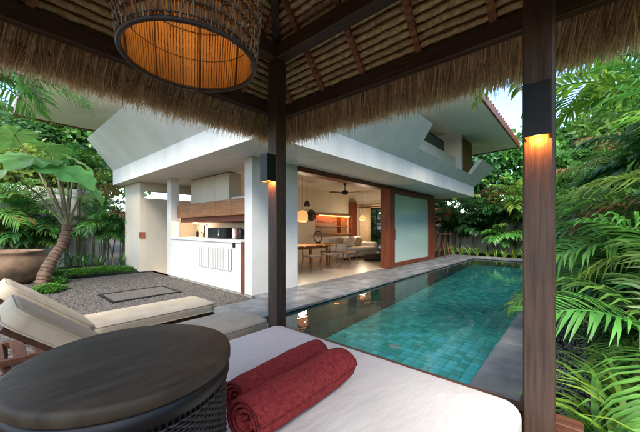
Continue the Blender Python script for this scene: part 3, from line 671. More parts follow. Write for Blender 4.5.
# ================================================================== DAYBED, TOWELS, TABLE
def pillow_slab(x0, x1, y0, y1, z0, z1, r=.06, n_=24, wav=.004, seed=1):
    """mattress with rounded edges and a soft uneven top"""
    random.seed(seed); b = MB(); ph = [ru(0,6) for _ in range(6)]
    def top(u, v):
        return wav*(sin(u*9+ph[0])*sin(v*7+ph[1])+.6*sin(u*17+v*5+ph[2]))
    prof = [(0,z0+.01),(0,z0+.02)] + [(r*(1-cos(k*pi/10)), z1-r+r*sin(k*pi/10)) for k in range(6)]
    rings = []
    for ins, z in prof:
        rr = max(.012, .09-ins); ring = []
        xa, xb, ya, yb = x0+ins, x1-ins, y0+ins, y1-ins
        for (cx, cy, a0) in ((xb-rr,yb-rr,0),(xa+rr,yb-rr,pi/2),(xa+rr,ya+rr,pi),(xb-rr,ya+rr,1.5*pi)):
            for k in range(7):
                a = a0+k*pi/12; ring.append((cx+rr*cos(a), cy+rr*sin(a), z))
        rings.append(ring)
    m_ = len(rings[0]); vs = [p for r_ in rings for p in r_]
    fs = [(i*m_+k, i*m_+(k+1)%m_, (i+1)*m_+(k+1)%m_, (i+1)*m_+k) for i in range(len(rings)-1) for k in range(m_)]
    # concentric top rings towards the middle
    c = Vector(((x0+x1)/2,(y0+y1)/2,z1)); base = (len(rings)-1)*m_
    for q in range(1, 11):
        f = 1-q/10.5
        for p in rings[-1]:
            x, y = c.x+(p[0]-c.x)*f, c.y+(p[1]-c.y)*f; vs.append((x, y, z1+.012*(1-f*f)+top(x, y)*(1-f**4)))
        fs += [(base+k, base+(k+1)%m_, len(vs)-m_+(k+1)%m_, len(vs)-m_+k) for k in range(m_)]; base = len(vs)-m_
    fs.append(tuple(len(vs)-m_+k for k in range(m_)))
    b.add(vs, fs, True); random.seed(seed+50); return b
def piping(x0, x1, y0, y1, z, r=.05, th=.006):
    q = []
    for (cx, cy, a0) in ((x1-r,y1-r,0),(x0+r,y1-r,pi/2),(x0+r,y0+r,pi),(x1-r,y0+r,1.5*pi)):
        for k in range(6): a = a0+k*pi/10; q.append((cx+r*cos(a), cy+r*sin(a), z))
    q.append(q[0]); return MB().tube(q, th, 6, cap=False)
bed = thing('daybed', 'white daybed mattress on a low wooden base under the pavilion', 'daybed', (1.15,1.06,PZ))
P('base_frame', bb(.66,1.62,.26,1.88,PZ,.33,b=.01), 'deck_wood', bed)
ms_ = P('mattress', pillow_slab(.62,1.675,.19,1.94,.32,.485,r=.05,wav=.005), 'mattress_white', bed)
P('hem_seam', piping(.619,1.676,.189,1.941,.36,.09,.004), 'mattress_white', ms_)
def towel(x0, x1, y, r, z, tilt, lb):
    """rolled towel: a spiral sheet with thick soft edge"""
    t = thing('rolled_towel', lb, 'towel', (x0,y,z-r))
    b = MB(); n_ = 80; turns = 3.4; k = 36; vs = []
    ph = [ru(0,6) for _ in range(4)]
    for i in range(k+1):
        f = i/k; x = x0+(x1-x0)*f; yy = y+tilt*(f-.5)
        for j in range(n_+1):
            g = j/n_; a = g*turns*2*pi+.4; rr = r*(.18+.82*g**.8)
            fl = 1.0-.05*(abs(2*f-1)**6)
            rr = rr*fl*(1+.014*sin(11*f+ph[0]+3*a)+.012*sin(23*f+ph[1]-2*a)+.02*sin(5*f+ph[2]+a)) + ru(-.0009,.0009)
            xx = x+(.010*sin(a+ph[3])+.012*(1-g))*(1 if i in (0,k) else 0)
            vs.append((xx, yy+rr*cos(a)*1.06, z+max(-r*.93, rr*sin(a)*.95)))
    fs = [(i*(n_+1)+j, i*(n_+1)+j+1, (i+1)*(n_+1)+j+1, (i+1)*(n_+1)+j) for i in range(k) for j in range(n_)]
    b.add(vs, fs, True); o = P('towel_roll', b, 'towel_red', t)
    md = o.modifiers.new('thick', 'SOLIDIFY'); md.thickness = .012; md.offset = -1
    return t
towel(.62,1.235,.925,.098,.588,.02,'rolled dark red towel resting in front on the white daybed, next to the pool side')
towel(.70,1.29,1.125,.084,.574,.05,'rolled dark red towel behind the front roll, beside the loungers')
# side table
TX, TY, TZ, TR = .30, 1.03, .915, .29
tb = thing('side_table', 'round dark rattan side table with smooth wooden lid top beside the daybed', 'side table', (TX,TY,PZ))
P('table_top', MB().lathe([(0,TZ),(TR*.6,TZ),(TR-.012,TZ),(TR-.003,TZ-.004),(TR,TZ-.014),(TR,TZ-.034),(TR-.006,TZ-.040),(0,TZ-.040)], 96, (TX,TY,0)), 'table_top', tb)
P('collar', MB().lathe([(TR-.012,TZ-.041),(TR-.004,TZ-.045),(TR-.004,TZ-.078),(TR-.014,TZ-.09)], 96, (TX,TY,0)), 'black_metal', tb)
P('inner_drum', MB().lathe([(TR-.03,TZ-.06),(TR-.03,PZ+.005)], 60, (TX,TY,0)), 'black_metal', tb)
N_ = 110
wv = MB()
for i in range(64):
    z = PZ+.012+i*.0088*(TZ-.09-PZ-.02)/(.0088*64); q = []
    for k in range(N_*2+1):
        a = 2*pi*k/(N_*2); r = TR-.017+.0032*sin(k*pi/2+(i%2)*pi)
        q.append((TX+r*cos(a), TY+r*sin(a), z))
    wv.tube(q, .0041, 4, cap=False)
o = P('rattan_weave', wv, 'table_rattan', tb); o['kind'] = 'stuff'
for k in range(N_):
    a = 2*pi*(k+.25)/N_; P('stake', MB().tube([(TX+(TR-.018)*cos(a),TY+(TR-.018)*sin(a),PZ+.005),(TX+(TR-.018)*cos(a),TY+(TR-.018)*sin(a),TZ-.086)], .0038, 4), 'table_rattan', tb)

# ================================================================== SUN LOUNGERS
def lounger(y0, y1, lb, x1=1.98):
    t = thing('sun_lounger', lb, 'sun lounger', (x1-1, (y0+y1)/2, -.04), 0, 'sun loungers in the courtyard')
    hx = x1-1.30      # hinge
    for y in (y0+.02, y1-.06): P('side_rail', bb(x1-1.98,x1-.02,y,y+.04,.16,.22), 'lounger_wood', t)
    for i in range(14): P('slat', bb(x1-1.95+i*.135,x1-1.86+i*.135,y0+.061,y1-.061,.185,.215,b=.004), 'lounger_wood', t)
    for x in (x1-1.85,x1-.15):
        for y in (y0+.04,y1-.08): P('leg', bb(x-.025,x+.025,y-.018+.02,y+.018+.02,-.04,.16), 'lounger_wood', t)
    sc_ = P('seat_cushion', pillow_slab(hx,x1,y0,y1,.225,.345,r=.04,wav=.006,seed=int(y0*100)), 'lounger_fabric', t)
    P('piping', piping(hx+.006,x1-.006,y0+.006,y1-.006,.331,.08), 'lounger_fabric', sc_); P('piping', piping(hx-.001,x1+.001,y0-.001,y1+.001,.24,.088), 'lounger_fabric', sc_)
    L = .80; an = R(40); c = pillow_slab(-L,0,y0,y1,0,.12,r=.04,wav=.004,seed=int(y0*77))
    Mx = Matrix.Translation((hx-.01,0,.235)) @ Matrix.Rotation(an,4,'Y'); c.v = [tuple(Mx @ Vector(v)) for v in c.v]
    bc_ = P('back_cushion', c, 'lounger_fabric', t)
    for z_, e_ in ((.106,.006),(.012,-.001)):
        c2 = piping(-L+e_,-e_,y0+e_,y1-e_,z_,.085); c2.v = [tuple(Mx @ Vector(v)) for v in c2.v]; P('piping', c2, 'lounger_fabric', bc_)
    Mx2 = Matrix.Translation((hx-.01,0,.222)) @ Matrix.Rotation(an,4,'Y')
    for yy in (y0+.06,y1-.10): P('back_rail', MB().box(-L+.02,0,yy,yy+.04,-.025,.006,Mx2), 'lounger_wood', t)
    for i in range(6): P('back_slat', MB().box(-L+.05+i*.13,-L+.13+i*.13,y0+.101,y1-.101,-.02,.004,Mx2), 'lounger_wood', t)
    tag_ = MB().box(-.02,.012,y0-.004,y0+.002,.03,.05,Mx); P('zip_tab', tag_, 'black_metal', t)
lounger(3.50,4.12,'beige cushioned sun lounger farther from the pavilion, beside the pebble court')
lounger(2.42,3.06,'beige cushioned sun lounger right beside the pavilion post')
# pool floor lights
for i, (x, y, r) in enumerate(((4.6,2.35,.11),(6.6,2.1,.07),(9.8,1.9,.1),(4.9,2.05,.03))):
    tag(P('pool_inlet', MB().lathe([(0,.012),(r*.8,.012),(r,.004),(r,0)], 24, (x,y,PBZ(x)+.013)), 'inlet'), 
        ('large round white inlet cover on the pool floor near the daybed','round white inlet cover in the middle of the pool floor','round white inlet cover on the pool floor toward the far garden','tiny white inlet cover beside the large one on the pool floor')[i], 'inlet cover')

# ================================================================== VEGETATION
random.seed(21)
def strip(b, pts, wid, side, fold=0.0):
    """a leaf blade: pts along the midrib, wid half-widths, side vector; folded along the midrib"""
    vs = []
    for p_, w_ in zip(pts, wid):
        dn = Vector((0,0,-fold*w_)); vs += [p_-side*w_+dn*-1, p_.copy(), p_+side*w_-dn]
    fs = []
    for i in range(len(pts)-1):
        fs += [(3*i,3*i+1,3*i+4,3*i+3),(3*i+1,3*i+2,3*i+5,3*i+4)]
    b.add(vs, fs, True)
def frond_mesh(name, L, pairs, ll, lw, rise, droop, m, seed, kdroop=.5):
    random.seed(seed); b = MB(); N = 12; pts = []
    p_ = Vector((0,0,0)); an = rise
    for i in range(N+1):
        pts.append(p_.copy()); an2 = an - droop*(i/N)**1.3; p_ = p_+Vector((cos(an2),0,sin(an2)))*L/N
    b.tube(pts, [.012*(1-.8*i/N)*max(.5, L) for i in range(N+1)], 5)
    for k in range(pairs):
        f = .16+.84*k/(pairs-1); q = f*N; i = min(int(q), N-1); c = pts[i].lerp(pts[i+1], q-i); t_ = (pts[i+1]-pts[i]).normalized()
        l_ = ll*(.45+.75*sin(min(1, f*1.02)*pi*.82+.15))*ru(.88,1.1)
        up = Vector((0,1,0)).cross(t_).normalized()*-1
        if up.z < 0: up = -up
        for sg in (-1,1):
            fw = .55+.6*f; d = (Vector((0,sg,0))+t_*fw*ru(.85,1.15)+up*ru(.15,.4)).normalized()
            p1 = c+d*l_*.35; d2 = (d+Vector((0,0,-kdroop*ru(.5,1.2)))).normalized(); p2 = p1+d2*l_*.35; d3 = (d2+Vector((0,0,-kdroop*ru(.6,1.6)))).normalized(); p3 = p2+d3*l_*.3
            sd_ = d.cross(up).normalized()
            strip(b, [c,p1,p2,p3], [lw*.35,lw,lw*.8,.001], sd_, .25)
    random.seed(seed+1); return b.mesh(name, m)
FR = {}
for m in ('leaf_palm','leaf_deep','leaf_lime','leaf_dry'):
    FR[m] = [frond_mesh('frond', 1.55, 26, .50, .021, 1.15, 1.9, m, 31), frond_mesh('frond', 1.8, 30, .52, .019, .95, 1.5, m, 32), frond_mesh('frond', 1.3, 24, .44, .022, 1.3, 2.3, m, 33)]
BROAD = {m: [frond_mesh('frond', 1.2, 19, .40, .029, 1.2, 1.8, m, 35, .75), frond_mesh('frond', 1.0, 17, .36, .031, 1.0, 1.9, m, 36, .75)] for m in ('leaf_palm','leaf_deep','leaf_lime')}
def child(name, me, parent, loc=(0,0,0), rot=(0,0,0), sc=1):
    o = put(name, me, parent, loc); o.rotation_euler = rot; o.scale = (sc,)*3; return o
TRK = {}
def palm(x, y, stems, h, sc, m, lb, grp, nf=7, broad=False, spread=.25, z=-.1, face=None, tilt=.25):
    t = thing('palm_plant', lb, 'palm', (x,y,z), 0, grp)
    for s_ in range(stems):
        a = rnd()*2*pi; dx, dy = spread*cos(a)*ru(.2,1), spread*sin(a)*ru(.2,1); hh = h*ru(.55,1.1)
        if hh > .35:
            me = MB().tube([(dx*.4,dy*.4,0),(dx*.6,dy*.6,hh*.4),(dx,dy,hh)], [.034*sc**.5,.026*sc**.5,.02*sc**.5], 7).mesh('trunk','palm_trunk'); put('trunk', me, t)
        else: dx, dy, hh = dx, dy, .02
        a0 = rnd()*6
        for k in range(nf):
            az = a0+2.399*k+ru(-.2,.2)
            if face is not None and rnd() < .5: az = face+ru(-1,1)
            dry = rnd() < .045 and not broad
            child('dry_frond' if dry else 'frond', random.choice((BROAD if broad else FR)['leaf_dry' if dry else m]), t, (dx,dy,hh-.015*k), (ru(-.25,.25), ru(-.5,.35)+tilt*(k/nf), az), sc*ru(.75,1.1))
    return t
def blade_mesh(L, w, rise, droop, m, seed):
    random.seed(seed); b = MB(); N = 7; p_ = Vector((0,0,0)); pts = []
    for i in range(N+1):
        pts.append(p_.copy()); a = rise-droop*(i/N)**1.5; p_ = p_+Vector((cos(a),0,sin(a)))*L/N
    strip(b, pts, [w*(.6,.9,1,1,.95,.8,.5,.02)[i] for i in range(N+1)], Vector((0,1,0)), .35); return b.mesh('blade', m)
BL = {m: [blade_mesh(.75,.020,1.35,1.9,m,1), blade_mesh(.65,.023,1.2,1.3,m,2), blade_mesh(.85,.017,1.45,2.4,m,3)] for m in ('leaf_grass','leaf_lime','leaf_yellow','leaf_deep')}
def tuft(x, y, n_, sc, m, lb, grp, z=-.11):
    t = thing('strap_leaf_plant', lb, 'plant', (x,y,z), 0, grp)
    for k in range(n_):
        child('blade', random.choice(BL[m]), t, (ru(-.05,.05)*sc, ru(-.05,.05)*sc, 0), (ru(-.2,.2), ru(-.45,.25), rnd()*6.28), sc*ru(.6,1.15))
def leaf_cloud(n_, size, m, seed, clumps=40, asp=.38):
    """unit crown: leaves gathered in clumps through an uneven volume"""
    random.seed(seed); b = MB(); cs = []
    while len(cs) < clumps:
        v = Vector((ru(-1,1),ru(-1,1),ru(-1,1)))
        if v.length < 1 and v.length > .25: cs.append((v*ru(.8,1.12), ru(.16,.34)))
    for i in range(n_):
        c, r = random.choice(cs); v = Vector((random.gauss(0,1),random.gauss(0,1),random.gauss(0,.8)))*r*.55
        p_ = c+v; d = (v+Vector((ru(-1,1),ru(-1,1),ru(-.9,.3)))*.25).normalized(); sd_ = d.cross(Vector((ru(-1,1),ru(-1,1),ru(-1,1)))).normalized()
        s_ = size*ru(.6,1.3); nn = d.cross(sd_)
        b.add([p_, p_+d*s_*.5+sd_*s_*asp+nn*s_*.06, p_+d*s_-nn*s_*.1, p_+d*s_*.5-sd_*s_*asp+nn*s_*.06], [(0,1,2),(0,2,3)])
    random.seed(seed+3); return b.mesh('crown', m)
CR = {'tree': [leaf_cloud(5200,.13,'leaf_tree',41,60), leaf_cloud(4600,.14,'leaf_tree',42,50)], 'deep': [leaf_cloud(5200,.12,'leaf_deep',43,60)], 'lime': [leaf_cloud(4200,.14,'leaf_lime',44,45)]}
def tree(x, y, h, rx, rz_, kind, lb, grp, z=-.12):
    t = thing('garden_tree', lb, 'tree', (x,y,z), 0, grp)
    b = MB(); top_ = Vector((ru(-.3,.3),ru(-.3,.3),h-rz_*.4)); b.tube([(0,0,0),(ru(-.1,.1),ru(-.1,.1),h*.4),top_], [.13,.10,.05], 8)
    for k in range(7):
        f = ru(.45,.95); a = rnd()*6.28; s0 = Vector((0,0,0)).lerp(top_, f); e = s0+Vector((cos(a)*rx*.7,sin(a)*rx*.7,rz_*ru(.2,.8))); b.tube([s0,s0.lerp(e,.5)+Vector((0,0,.1)),e], [.045,.03,.012], 6)
    P('trunk', b, 'bark', t, True)
    o = child('crown', random.choice(CR[kind]), t, (top_.x,top_.y,h-rz_*.35), (0,0,rnd()*6)); o.scale = (rx,rx,rz_)

G1 = 'palms in the garden right of the pool'
L1 = 'feathery green palm clump in the dense garden along the pool coping'
L1b = 'dark green palm clump in the dense garden along the pool coping'
for x, y, st_, h, sc, m in ((3.1,-.95,3,.9,.62,'leaf_palm'),(3.9,-.75,3,1.0,.7,'leaf_deep'),(4.6,-1.1,3,1.7,.85,'leaf_palm'),(5.4,-.75,3,.9,.8,'leaf_palm'),(6.3,-1.0,3,2.2,.95,'leaf_deep'),
                            (7.2,-.7,3,1.2,.9,'leaf_palm'),(8.2,-1.1,3,2.6,1.0,'leaf_palm'),(9.3,-.7,3,1.4,1.0,'leaf_deep'),(10.6,-1.0,3,2.8,1.1,'leaf_palm'),(12.2,-.6,3,1.6,1.1,'leaf_palm'),
                            (4.2,-1.9,3,2.3,1.0,'leaf_palm'),(5.6,-2.1,3,2.9,1.1,'leaf_deep'),(7.4,-2.2,3,3.3,1.2,'leaf_palm'),(9.6,-2.3,3,3.6,1.3,'leaf_palm'),(13.0,-1.8,4,3.6,1.3,'leaf_deep'),(3.4,-2.2,2,1.9,.95,'leaf_palm')):
    palm(x, y, st_, h, sc*(1.1 if int(x*10) % 2 else 1), m, (L1 if m == 'leaf_palm' else L1b).replace(' palm clump',' broad leaf palm clump' if int(x*10) % 2 else ' palm clump'), G1, nf=8, broad=bool(int(x*10) % 2))
for i in range(16):
    x = 2.75+i*.42+ru(-.1,.1); y = -.52-.035*i-ru(0,.35)
    palm(x, y, 2, ru(.15,.9)+.02*i, ru(.5,.68)+.012*i, ('leaf_palm','leaf_deep','leaf_lime')[i%3], ('mid green','dark green','lime')[i%3]+' young palm spilling out between the strap leaf plants', 'young palms behind the strap leaf plants', nf=8, broad=(i%4==1))
for x, y, st_, h, sc in ((5.0,-.5,2,.7,.7),(3.5,-1.35,2,1.4,.85),(6.9,-1.6,2,2.4,1.0)):
    palm(x, y, st_, h, sc, 'leaf_lime', 'bright lime green palm clump in the dense garden along the pool coping', G1, nf=7)
for x, y, st_, h, sc in ((3.2,-.62,2,.5,.6),(4.3,-.45,2,.4,.6),(5.9,-.4,2,.4,.7),(8.9,-.3,2,.5,.8),(2.9,-1.2,2,1.1,.75)):
    palm(x, y, st_, h, sc, 'leaf_deep', 'broad leaved dark green palm low beside the pool coping', G1, nf=7, broad=True)
for i in range(44):
    x = 1.95+i*.08+ru(-.05,.05); y = -.05-ru(0,.55)-.012*i
    tuft(x, y, 30, ru(.8,1.1), 'leaf_grass' if i % 3 else 'leaf_lime', 'arching strap leaf plant at the foot of the palm garden' if i % 3 else 'lime strap leaf plant at the foot of the palm garden', 'strap leaf plants beside the pavilion')
for i, (x, y) in enumerate(((3.0,.22),(3.7,.2),(4.9,.2),(6.2,.16),(2.5,.2))):
    tuft(x, y, 9, .42, 'leaf_grass', 'small grass tuft leaning over the pool coping stones', 'small tufts at the coping')
for i in range(26):
    x = 2.5+i*.2+ru(-.08,.08); y = -.42-.05*i*.6-ru(0,.35)
    m = ('leaf_grass','leaf_deep','leaf_lime','leaf_grass')[i%4]
    tuft(x, y, 16, ru(1.0,1.5), m, {'leaf_grass':'tall mid green','leaf_deep':'tall dark green','leaf_lime':'tall lime'}[m]+' strap leaf plant rising among the young palms', 'tall strap leaf plants among the palms')
# fine leaved shrubs filling the bed between the palms
SHR = {m: [leaf_cloud(900,.30,m,60+k,26,.13) for k in range(2)] for m in ('leaf_deep','leaf_palm','leaf_grass')}
random.seed(77)
for i in range(26):
    x = 2.75+i*.36+ru(-.1,.1); y = -.55-.03*i-ru(0,.5); rr = ru(.32,.46)+.012*i; hh = ru(.35,1.5)+.03*i
    m = ('leaf_deep','leaf_palm','leaf_grass')[i%3]
    t = thing('leafy_shrub', {'leaf_deep':'dark green','leaf_palm':'mid green','leaf_grass':'pale green'}[m]+(' tall' if hh > 1.2 else ' low')+' narrow leaved shrub growing between the garden palms', 'shrub', (x,y,-.12), 0, 'narrow leaved shrubs between the palms')
    for k in range(4):
        a = rnd()*6.28; put('stem', MB().tube([(0,0,0),(.08*cos(a),.08*sin(a),hh*.5),(.2*cos(a),.2*sin(a),hh+.1)], [.014,.011,.006], 5).mesh('stem','bark'), t)
    o = child('crown', SHR[m][i%2], t, (0,0,hh), (0,0,rnd()*6)); o.scale = (rr,rr,rr*1.25)
# gravel between coping and plants
gv = MB()
for i in range(5000):
    x, y = 1.95+rnd()**1.6*6, ru(-.35,.31); r = ru(.008,.018); a = rnd()*6
    z = -.115+ru(0,.012)
    gv.add([(x+r*cos(a+k*2.094),y+r*sin(a+k*2.094),z) for k in range(3)]+[(x,y,z+r*1.1)], [(0,1,3),(1,2,3),(2,0,3)])
o = P('gravel', gv, 'gravel'); o['kind'] = 'stuff'; o['label'] = 'loose grey gravel between the coping and the strap leaf plants'; o['category'] = 'gravel'
# far end of the pool
G2 = 'plants behind the far end of the pool'
for i in range(16):
    tuft(15.45+ru(-.12,.25), .0+i*.36, 18, ru(.75,1.0), 'leaf_yellow' if i % 3 == 0 else 'leaf_lime', 'yellow green strap leaf plant along the far pool edge' if i % 3 == 0 else 'green strap leaf plant along the far pool edge', 'strap leaf border at the far pool edge')
for x, y, st_, h, sc, m, br in ((16.6,1.2,3,1.0,1.0,'leaf_deep',True),(16.4,2.7,3,.9,1.0,'leaf_palm',True),(16.9,4.0,3,1.6,1.0,'leaf_deep',True),(17.0,1.9,3,2.2,1.2,'leaf_palm',False),(17.2,3.3,3,2.4,1.2,'leaf_deep',False),
                                (16.8,.3,3,2.0,1.2,'leaf_palm',False),(17.3,5.2,3,2.0,1.1,'leaf_deep',False),(16.6,6.3,3,1.5,1.0,'leaf_palm',False),(16.9,7.6,3,2.0,1.1,'leaf_palm',False),(16.0,-.7,3,2.6,1.3,'leaf_palm',False),(17.6,2.4,2,3.6,1.3,'leaf_lime',False)):
    palm(x, y, st_, h, sc, m, ('broad leaved ' if br else 'feathery ')+('dark' if m == 'leaf_deep' else 'lime' if m == 'leaf_lime' else 'mid')+' green palm behind the far pool edge', G2, nf=8, broad=br)
for x, y, h, rx, rz_, k in ((19.6,1.5,5.2,2.2,2.4,'tree'),(19.8,4.3,5.4,2.2,2.3,'deep'),(20.0,-1.6,6.0,2.6,2.8,'tree'),(20.5,7.5,5.4,2.4,2.4,'tree'),(20.8,11.5,5.6,2.6,2.6,'deep'),(15.5,-4.4,6.4,2.5,2.8,'deep'),(10.6,-4.4,6.0,2.3,2.6,'tree'),(6.8,-4.6,5.6,2.2,2.5,'deep')):
    tree(x, y, h, rx, rz_, k, ('dark leafy' if k == 'deep' else 'mid green leafy')+' tree rising beyond the garden wall', 'trees beyond the right garden wall')
for x, y, st_, h, sc in ((14.6,8.6,3,.9,.9),(15.4,9.7,3,1.5,1.0),(16.6,10.6,3,2.2,1.1),(14.9,9.2,3,.4,.8)):
    palm(x, y, st_, h, sc, 'leaf_palm', 'mid green palm outside the garden door of the living room', 'palms outside the garden door', nf=8)
# bamboo stems by the far wall
for i in range(7):
    y = 1.2+i*.62+ru(-.15,.15); hh = ru(3.2,4.6); x = 17.9+ru(-.15,.15)
    t = thing('bamboo_culm', 'slim bamboo stem standing against the far garden wall', 'bamboo', (x,y,-.12), 0, 'bamboo stems at the far wall')
    b = MB(); pts = []; rad = []
    for k in range(16): pts += [(.04*sin(k*.5+i),.03*k*.3*sin(i),hh*k/16)]; rad.append(.03*(1-.4*k/16))
    P('culm', b.tube(pts, rad, 7), 'palm_trunk', t, True)
    for k in range(5): child('leaf_spray', BROAD['leaf_lime'][k%2], t, (0,0,hh*(.45+.1*k)), (0,ru(-.2,.4),rnd()*6), .55)
# garden walls
tag(P('garden_wall', bx(18.4,18.6,-3.4,16,-.12,2.2), 'garden_wall'), 'weathered pale garden wall behind the far end of the pool', 'wall')
tag(P('garden_wall', bx(-1.5,18.39,-3.4,-3.2,-.12,2.2), 'garden_wall'), 'weathered pale garden wall behind the palm garden', 'wall')
tag(P('garden_wall', bx(-6,3.06,14.2,14.4,-.12,2.75), 'garden_wall'), 'weathered pale garden wall behind the urn and taro plant', 'wall')
pg = thing('garden_shelter', 'small tiled roof shelter among the plants beyond the terrace', 'shelter', (17.4,6.6,-.12))
for x in (16.9,17.9):
    for y in (5.7,7.6): P('post', bx(x-.05,x+.05,y-.05,y+.05,-.12,1.9), 'pavilion_wood_z', pg)
P('roof', MB().prism([(16.5,5.3,1.85),(18.2,5.3,1.85),(17.35,5.3,2.45)], (0,2.8,0)), 'terracotta', pg)
# ---------------- left garden
ur = P('clay_urn', MB().lathe([(0,0),(.46,0),(.62,.12),(.78,.36),(.82,.52),(.76,.68),(.66,.76),(.70,.80),(.70,.835),(.62,.835),(.58,.76),(.5,.7),(0,.68)], 48, (.38,10.5,-.1)), 'urn_clay')
tag(ur, 'large squat brown clay urn at the edge of the courtyard', 'urn')
# giant taro
tz = thing('giant_taro', 'giant taro plant with curved ringed trunk and huge heart shaped leaves', 'plant', (.88,9.3,-.1))
trk = [Vector(q) for q in ((.85,9.15,-.1),(.93,9.2,.25),(1.06,9.3,.55),(1.24,9.4,.85),(1.33,9.45,1.15),(1.36,9.48,1.4))]
pts = []; rad = []
for i in range(len(trk)-1):
    for k in range(8):
        f = k/8; pts.append(trk[i].lerp(trk[i+1], f)); rad.append((.12-.008*i)*(1.13 if k % 4 == 0 else .95+.04*(k % 4)))
P('trunk', MB().tube(pts, rad, 14), 'taro_trunk', tz)
for i in range(3, len(pts)-2, 2):
    c, d = pts[i], (pts[i+1]-pts[i-1]).normalized(); a_ = d.cross(Vector((0,1,0))).normalized(); b2 = d.cross(a_); r_ = rad[i]*1.02
    P('leaf_scar', MB().tube([c+(a_*cos(k*pi/8)+b2*sin(k*pi/8))*r_*ru(.97,1.05)+d*ru(-.008,.008) for k in range(17)], .011, 5, cap=False), 'taro_scar', tz)
def taro_leaf(sz):
    """heart shaped leaf, pleated along its veins, wavy at the edge"""
    b = MB(); N = 56; tab = [(0,1.0),(12,.86),(30,.72),(60,.62),(90,.60),(120,.63),(150,.62),(165,.5),(174,.3),(180,.1)]
    def rad(d):
        for (a0,r0),(a1,r1) in zip(tab, tab[1:]):
            if d <= a1: return r0+(r1-r0)*(d-a0)/(a1-a0)
    vs = [Vector((0,0,0))]
    for f in (.25,.5,.75,1):
        for k in range(N):
            d = -180+360*(k+.5)/N; r = rad(abs(d))*sz*f*(1+.03*sin(k*2.1)*f); a = R(d)
            z = -.22*r*r/sz + .020*sz*(1 if k % 4 < 2 else -1)*f*(1-f*.4) + .045*sz*f*f*sin(k*1.05) + .10*abs(r*sin(a))
            vs.append(Vector((r*cos(a), r*sin(a), z)))
    fs = [(0,1+k,1+k+1) for k in range(N-1)]
    for i in range(3): fs += [(1+i*N+k,1+(i+1)*N+k,2+(i+1)*N+k,2+i*N+k) for k in range(N-1)]
    b.add(vs, fs, True); return b.mesh('leaf','leaf_taro')
TL = taro_leaf(.95)
F = Vector((cos(TH), sin(TH), 0)); RT = Vector((sin(TH), -cos(TH), 0))
def at(px, py, d): return F*d + RT*((px-320)/295*d) + Vector((0,0,H+(228-py)/295*d))
crown_ = Vector((1.36,9.48,1.35))
for px, py, d, tilt, roll_, az, sc in ((60,168,6.7,.35,.2,-1.0,1.0),(88,186,7.3,.75,0,-.75,.62),(34,158,6.5,.3,-.2,-2.2,.85),(6,170,6.4,.5,.1,-2.6,.9),(50,146,7.8,.2,.1,1.2,.7),(14,134,7.6,.35,0,2.0,.8),(76,160,7.9,.5,.2,-.2,.6)):
    q = at(px, py, d); P('petiole', MB().tube([crown_+Vector((0,0,-.05)), crown_.lerp(q,.5)+Vector((0,0,.12)), q], [.034,.022,.012], 6), 'taro_stem', tz)
    o = child('leaf', TL, tz, q-tz.location, (roll_, tilt, az), sc)
# palms and shrubs along the left wall
G3 = 'plants along the left garden wall'
for px, d, st_, h, sc, m in ((100,10.6,4,1.3,.75,'leaf_deep'),(118,10.4,4,1.5,.8,'leaf_palm'),(128,10.2,4,1.2,.7,'leaf_deep'),(108,11.2,3,1.9,.85,'leaf_palm'),(20,10.5,3,1.2,.9,'leaf_deep'),(5,9.6,3,1.4,.9,'leaf_deep'),(35,11.0,3,1.0,.85,'leaf_deep'),(28,9.9,3,.9,.8,'leaf_palm'),(12,11.5,3,2.2,1.0,'leaf_palm'),(-25,9,3,1.6,1.0,'leaf_palm')):
    q = at(px, 228, d); palm(q.x, min(q.y,13.9), st_, h, sc, m, ('dark' if m == 'leaf_deep' else 'mid')+' green palm clump against the left garden wall', G3, nf=7, spread=.3)
for px, d in ((58,11.9),(70,11.9),(78,11.7),(88,11.8)):
    q = at(px, 228, d); t = thing('slender_palm', 'slim bare stemmed palm in front of the left garden wall', 'palm', (q.x,min(q.y,14.0),-.12), 0, 'slim stems by the left wall')
    P('trunk', MB().tube([(0,0,0),(ru(-.1,.1),ru(-.1,.1),2.0),(ru(-.2,.2),0,3.6)], [.06,.05,.04], 8), 'palm_trunk', t, True)
    for k in range(7): child('frond', random.choice(FR['leaf_palm']), t, (0,0,3.5), (ru(-.2,.2),ru(-.3,.4),k*.9), .8)
for px, d in ((85,10.2),(100,10.0),(122,9.6),(70,10.4),(55,9.8)):
    q = at(px, 228, d); tuft(q.x, q.y, 20, 1.0, 'leaf_deep', 'dark strap leaf plant between the ground cover and the left wall', 'strap leaf plants at the left wall')
# upper left palm whose fronds hang in front of the villa roof
q = at(-45, 96, 5.0)
t = thing('tall_palm', 'tall palm with drooping feathery fronds hanging in front of the villa roof', 'palm', (q.x,q.y,-.12))
P('trunk', MB().tube([(0,0,0),(.08,.05,1.6),(0,0,q.z+.12)], [.12,.09,.07], 9), 'palm_trunk', t, True)
for k in range(11): child('frond', FR['leaf_palm'][k%3], t, (0,0,q.z+.1+.02*k), (ru(-.2,.2),ru(-.25,.35),-pi/2+.75+ (k-5)*.33), 1.05)
for px, d, h, rx, rz_, k in ((-5,16,6.4,2.4,2.6,'tree'),(45,17,6.4,2.4,2.4,'deep'),(85,17.5,6.6,2.2,2.4,'tree'),(105,19,6.8,2.4,2.6,'tree'),(20,13.5,4.8,1.8,1.7,'lime'),(70,15,4.4,1.5,1.3,'lime')):
    q = at(px, 228, d); tree(q.x, max(q.y, 15.2), h, rx, rz_, k, {'tree':'mid green','deep':'dark green','lime':'bright green'}[k]+' tree rising behind the left garden wall', 'trees beyond the left wall')
q = at(49,166,11.5)
tag(P('red_flower_spray', MB().tube([q+Vector((-.35,0,-.1)),q,q+Vector((.3,0,.12))], [.06,.14,.05], 8), 'flower_red'), 'reddish flower head above the huge taro leaf', 'flower')
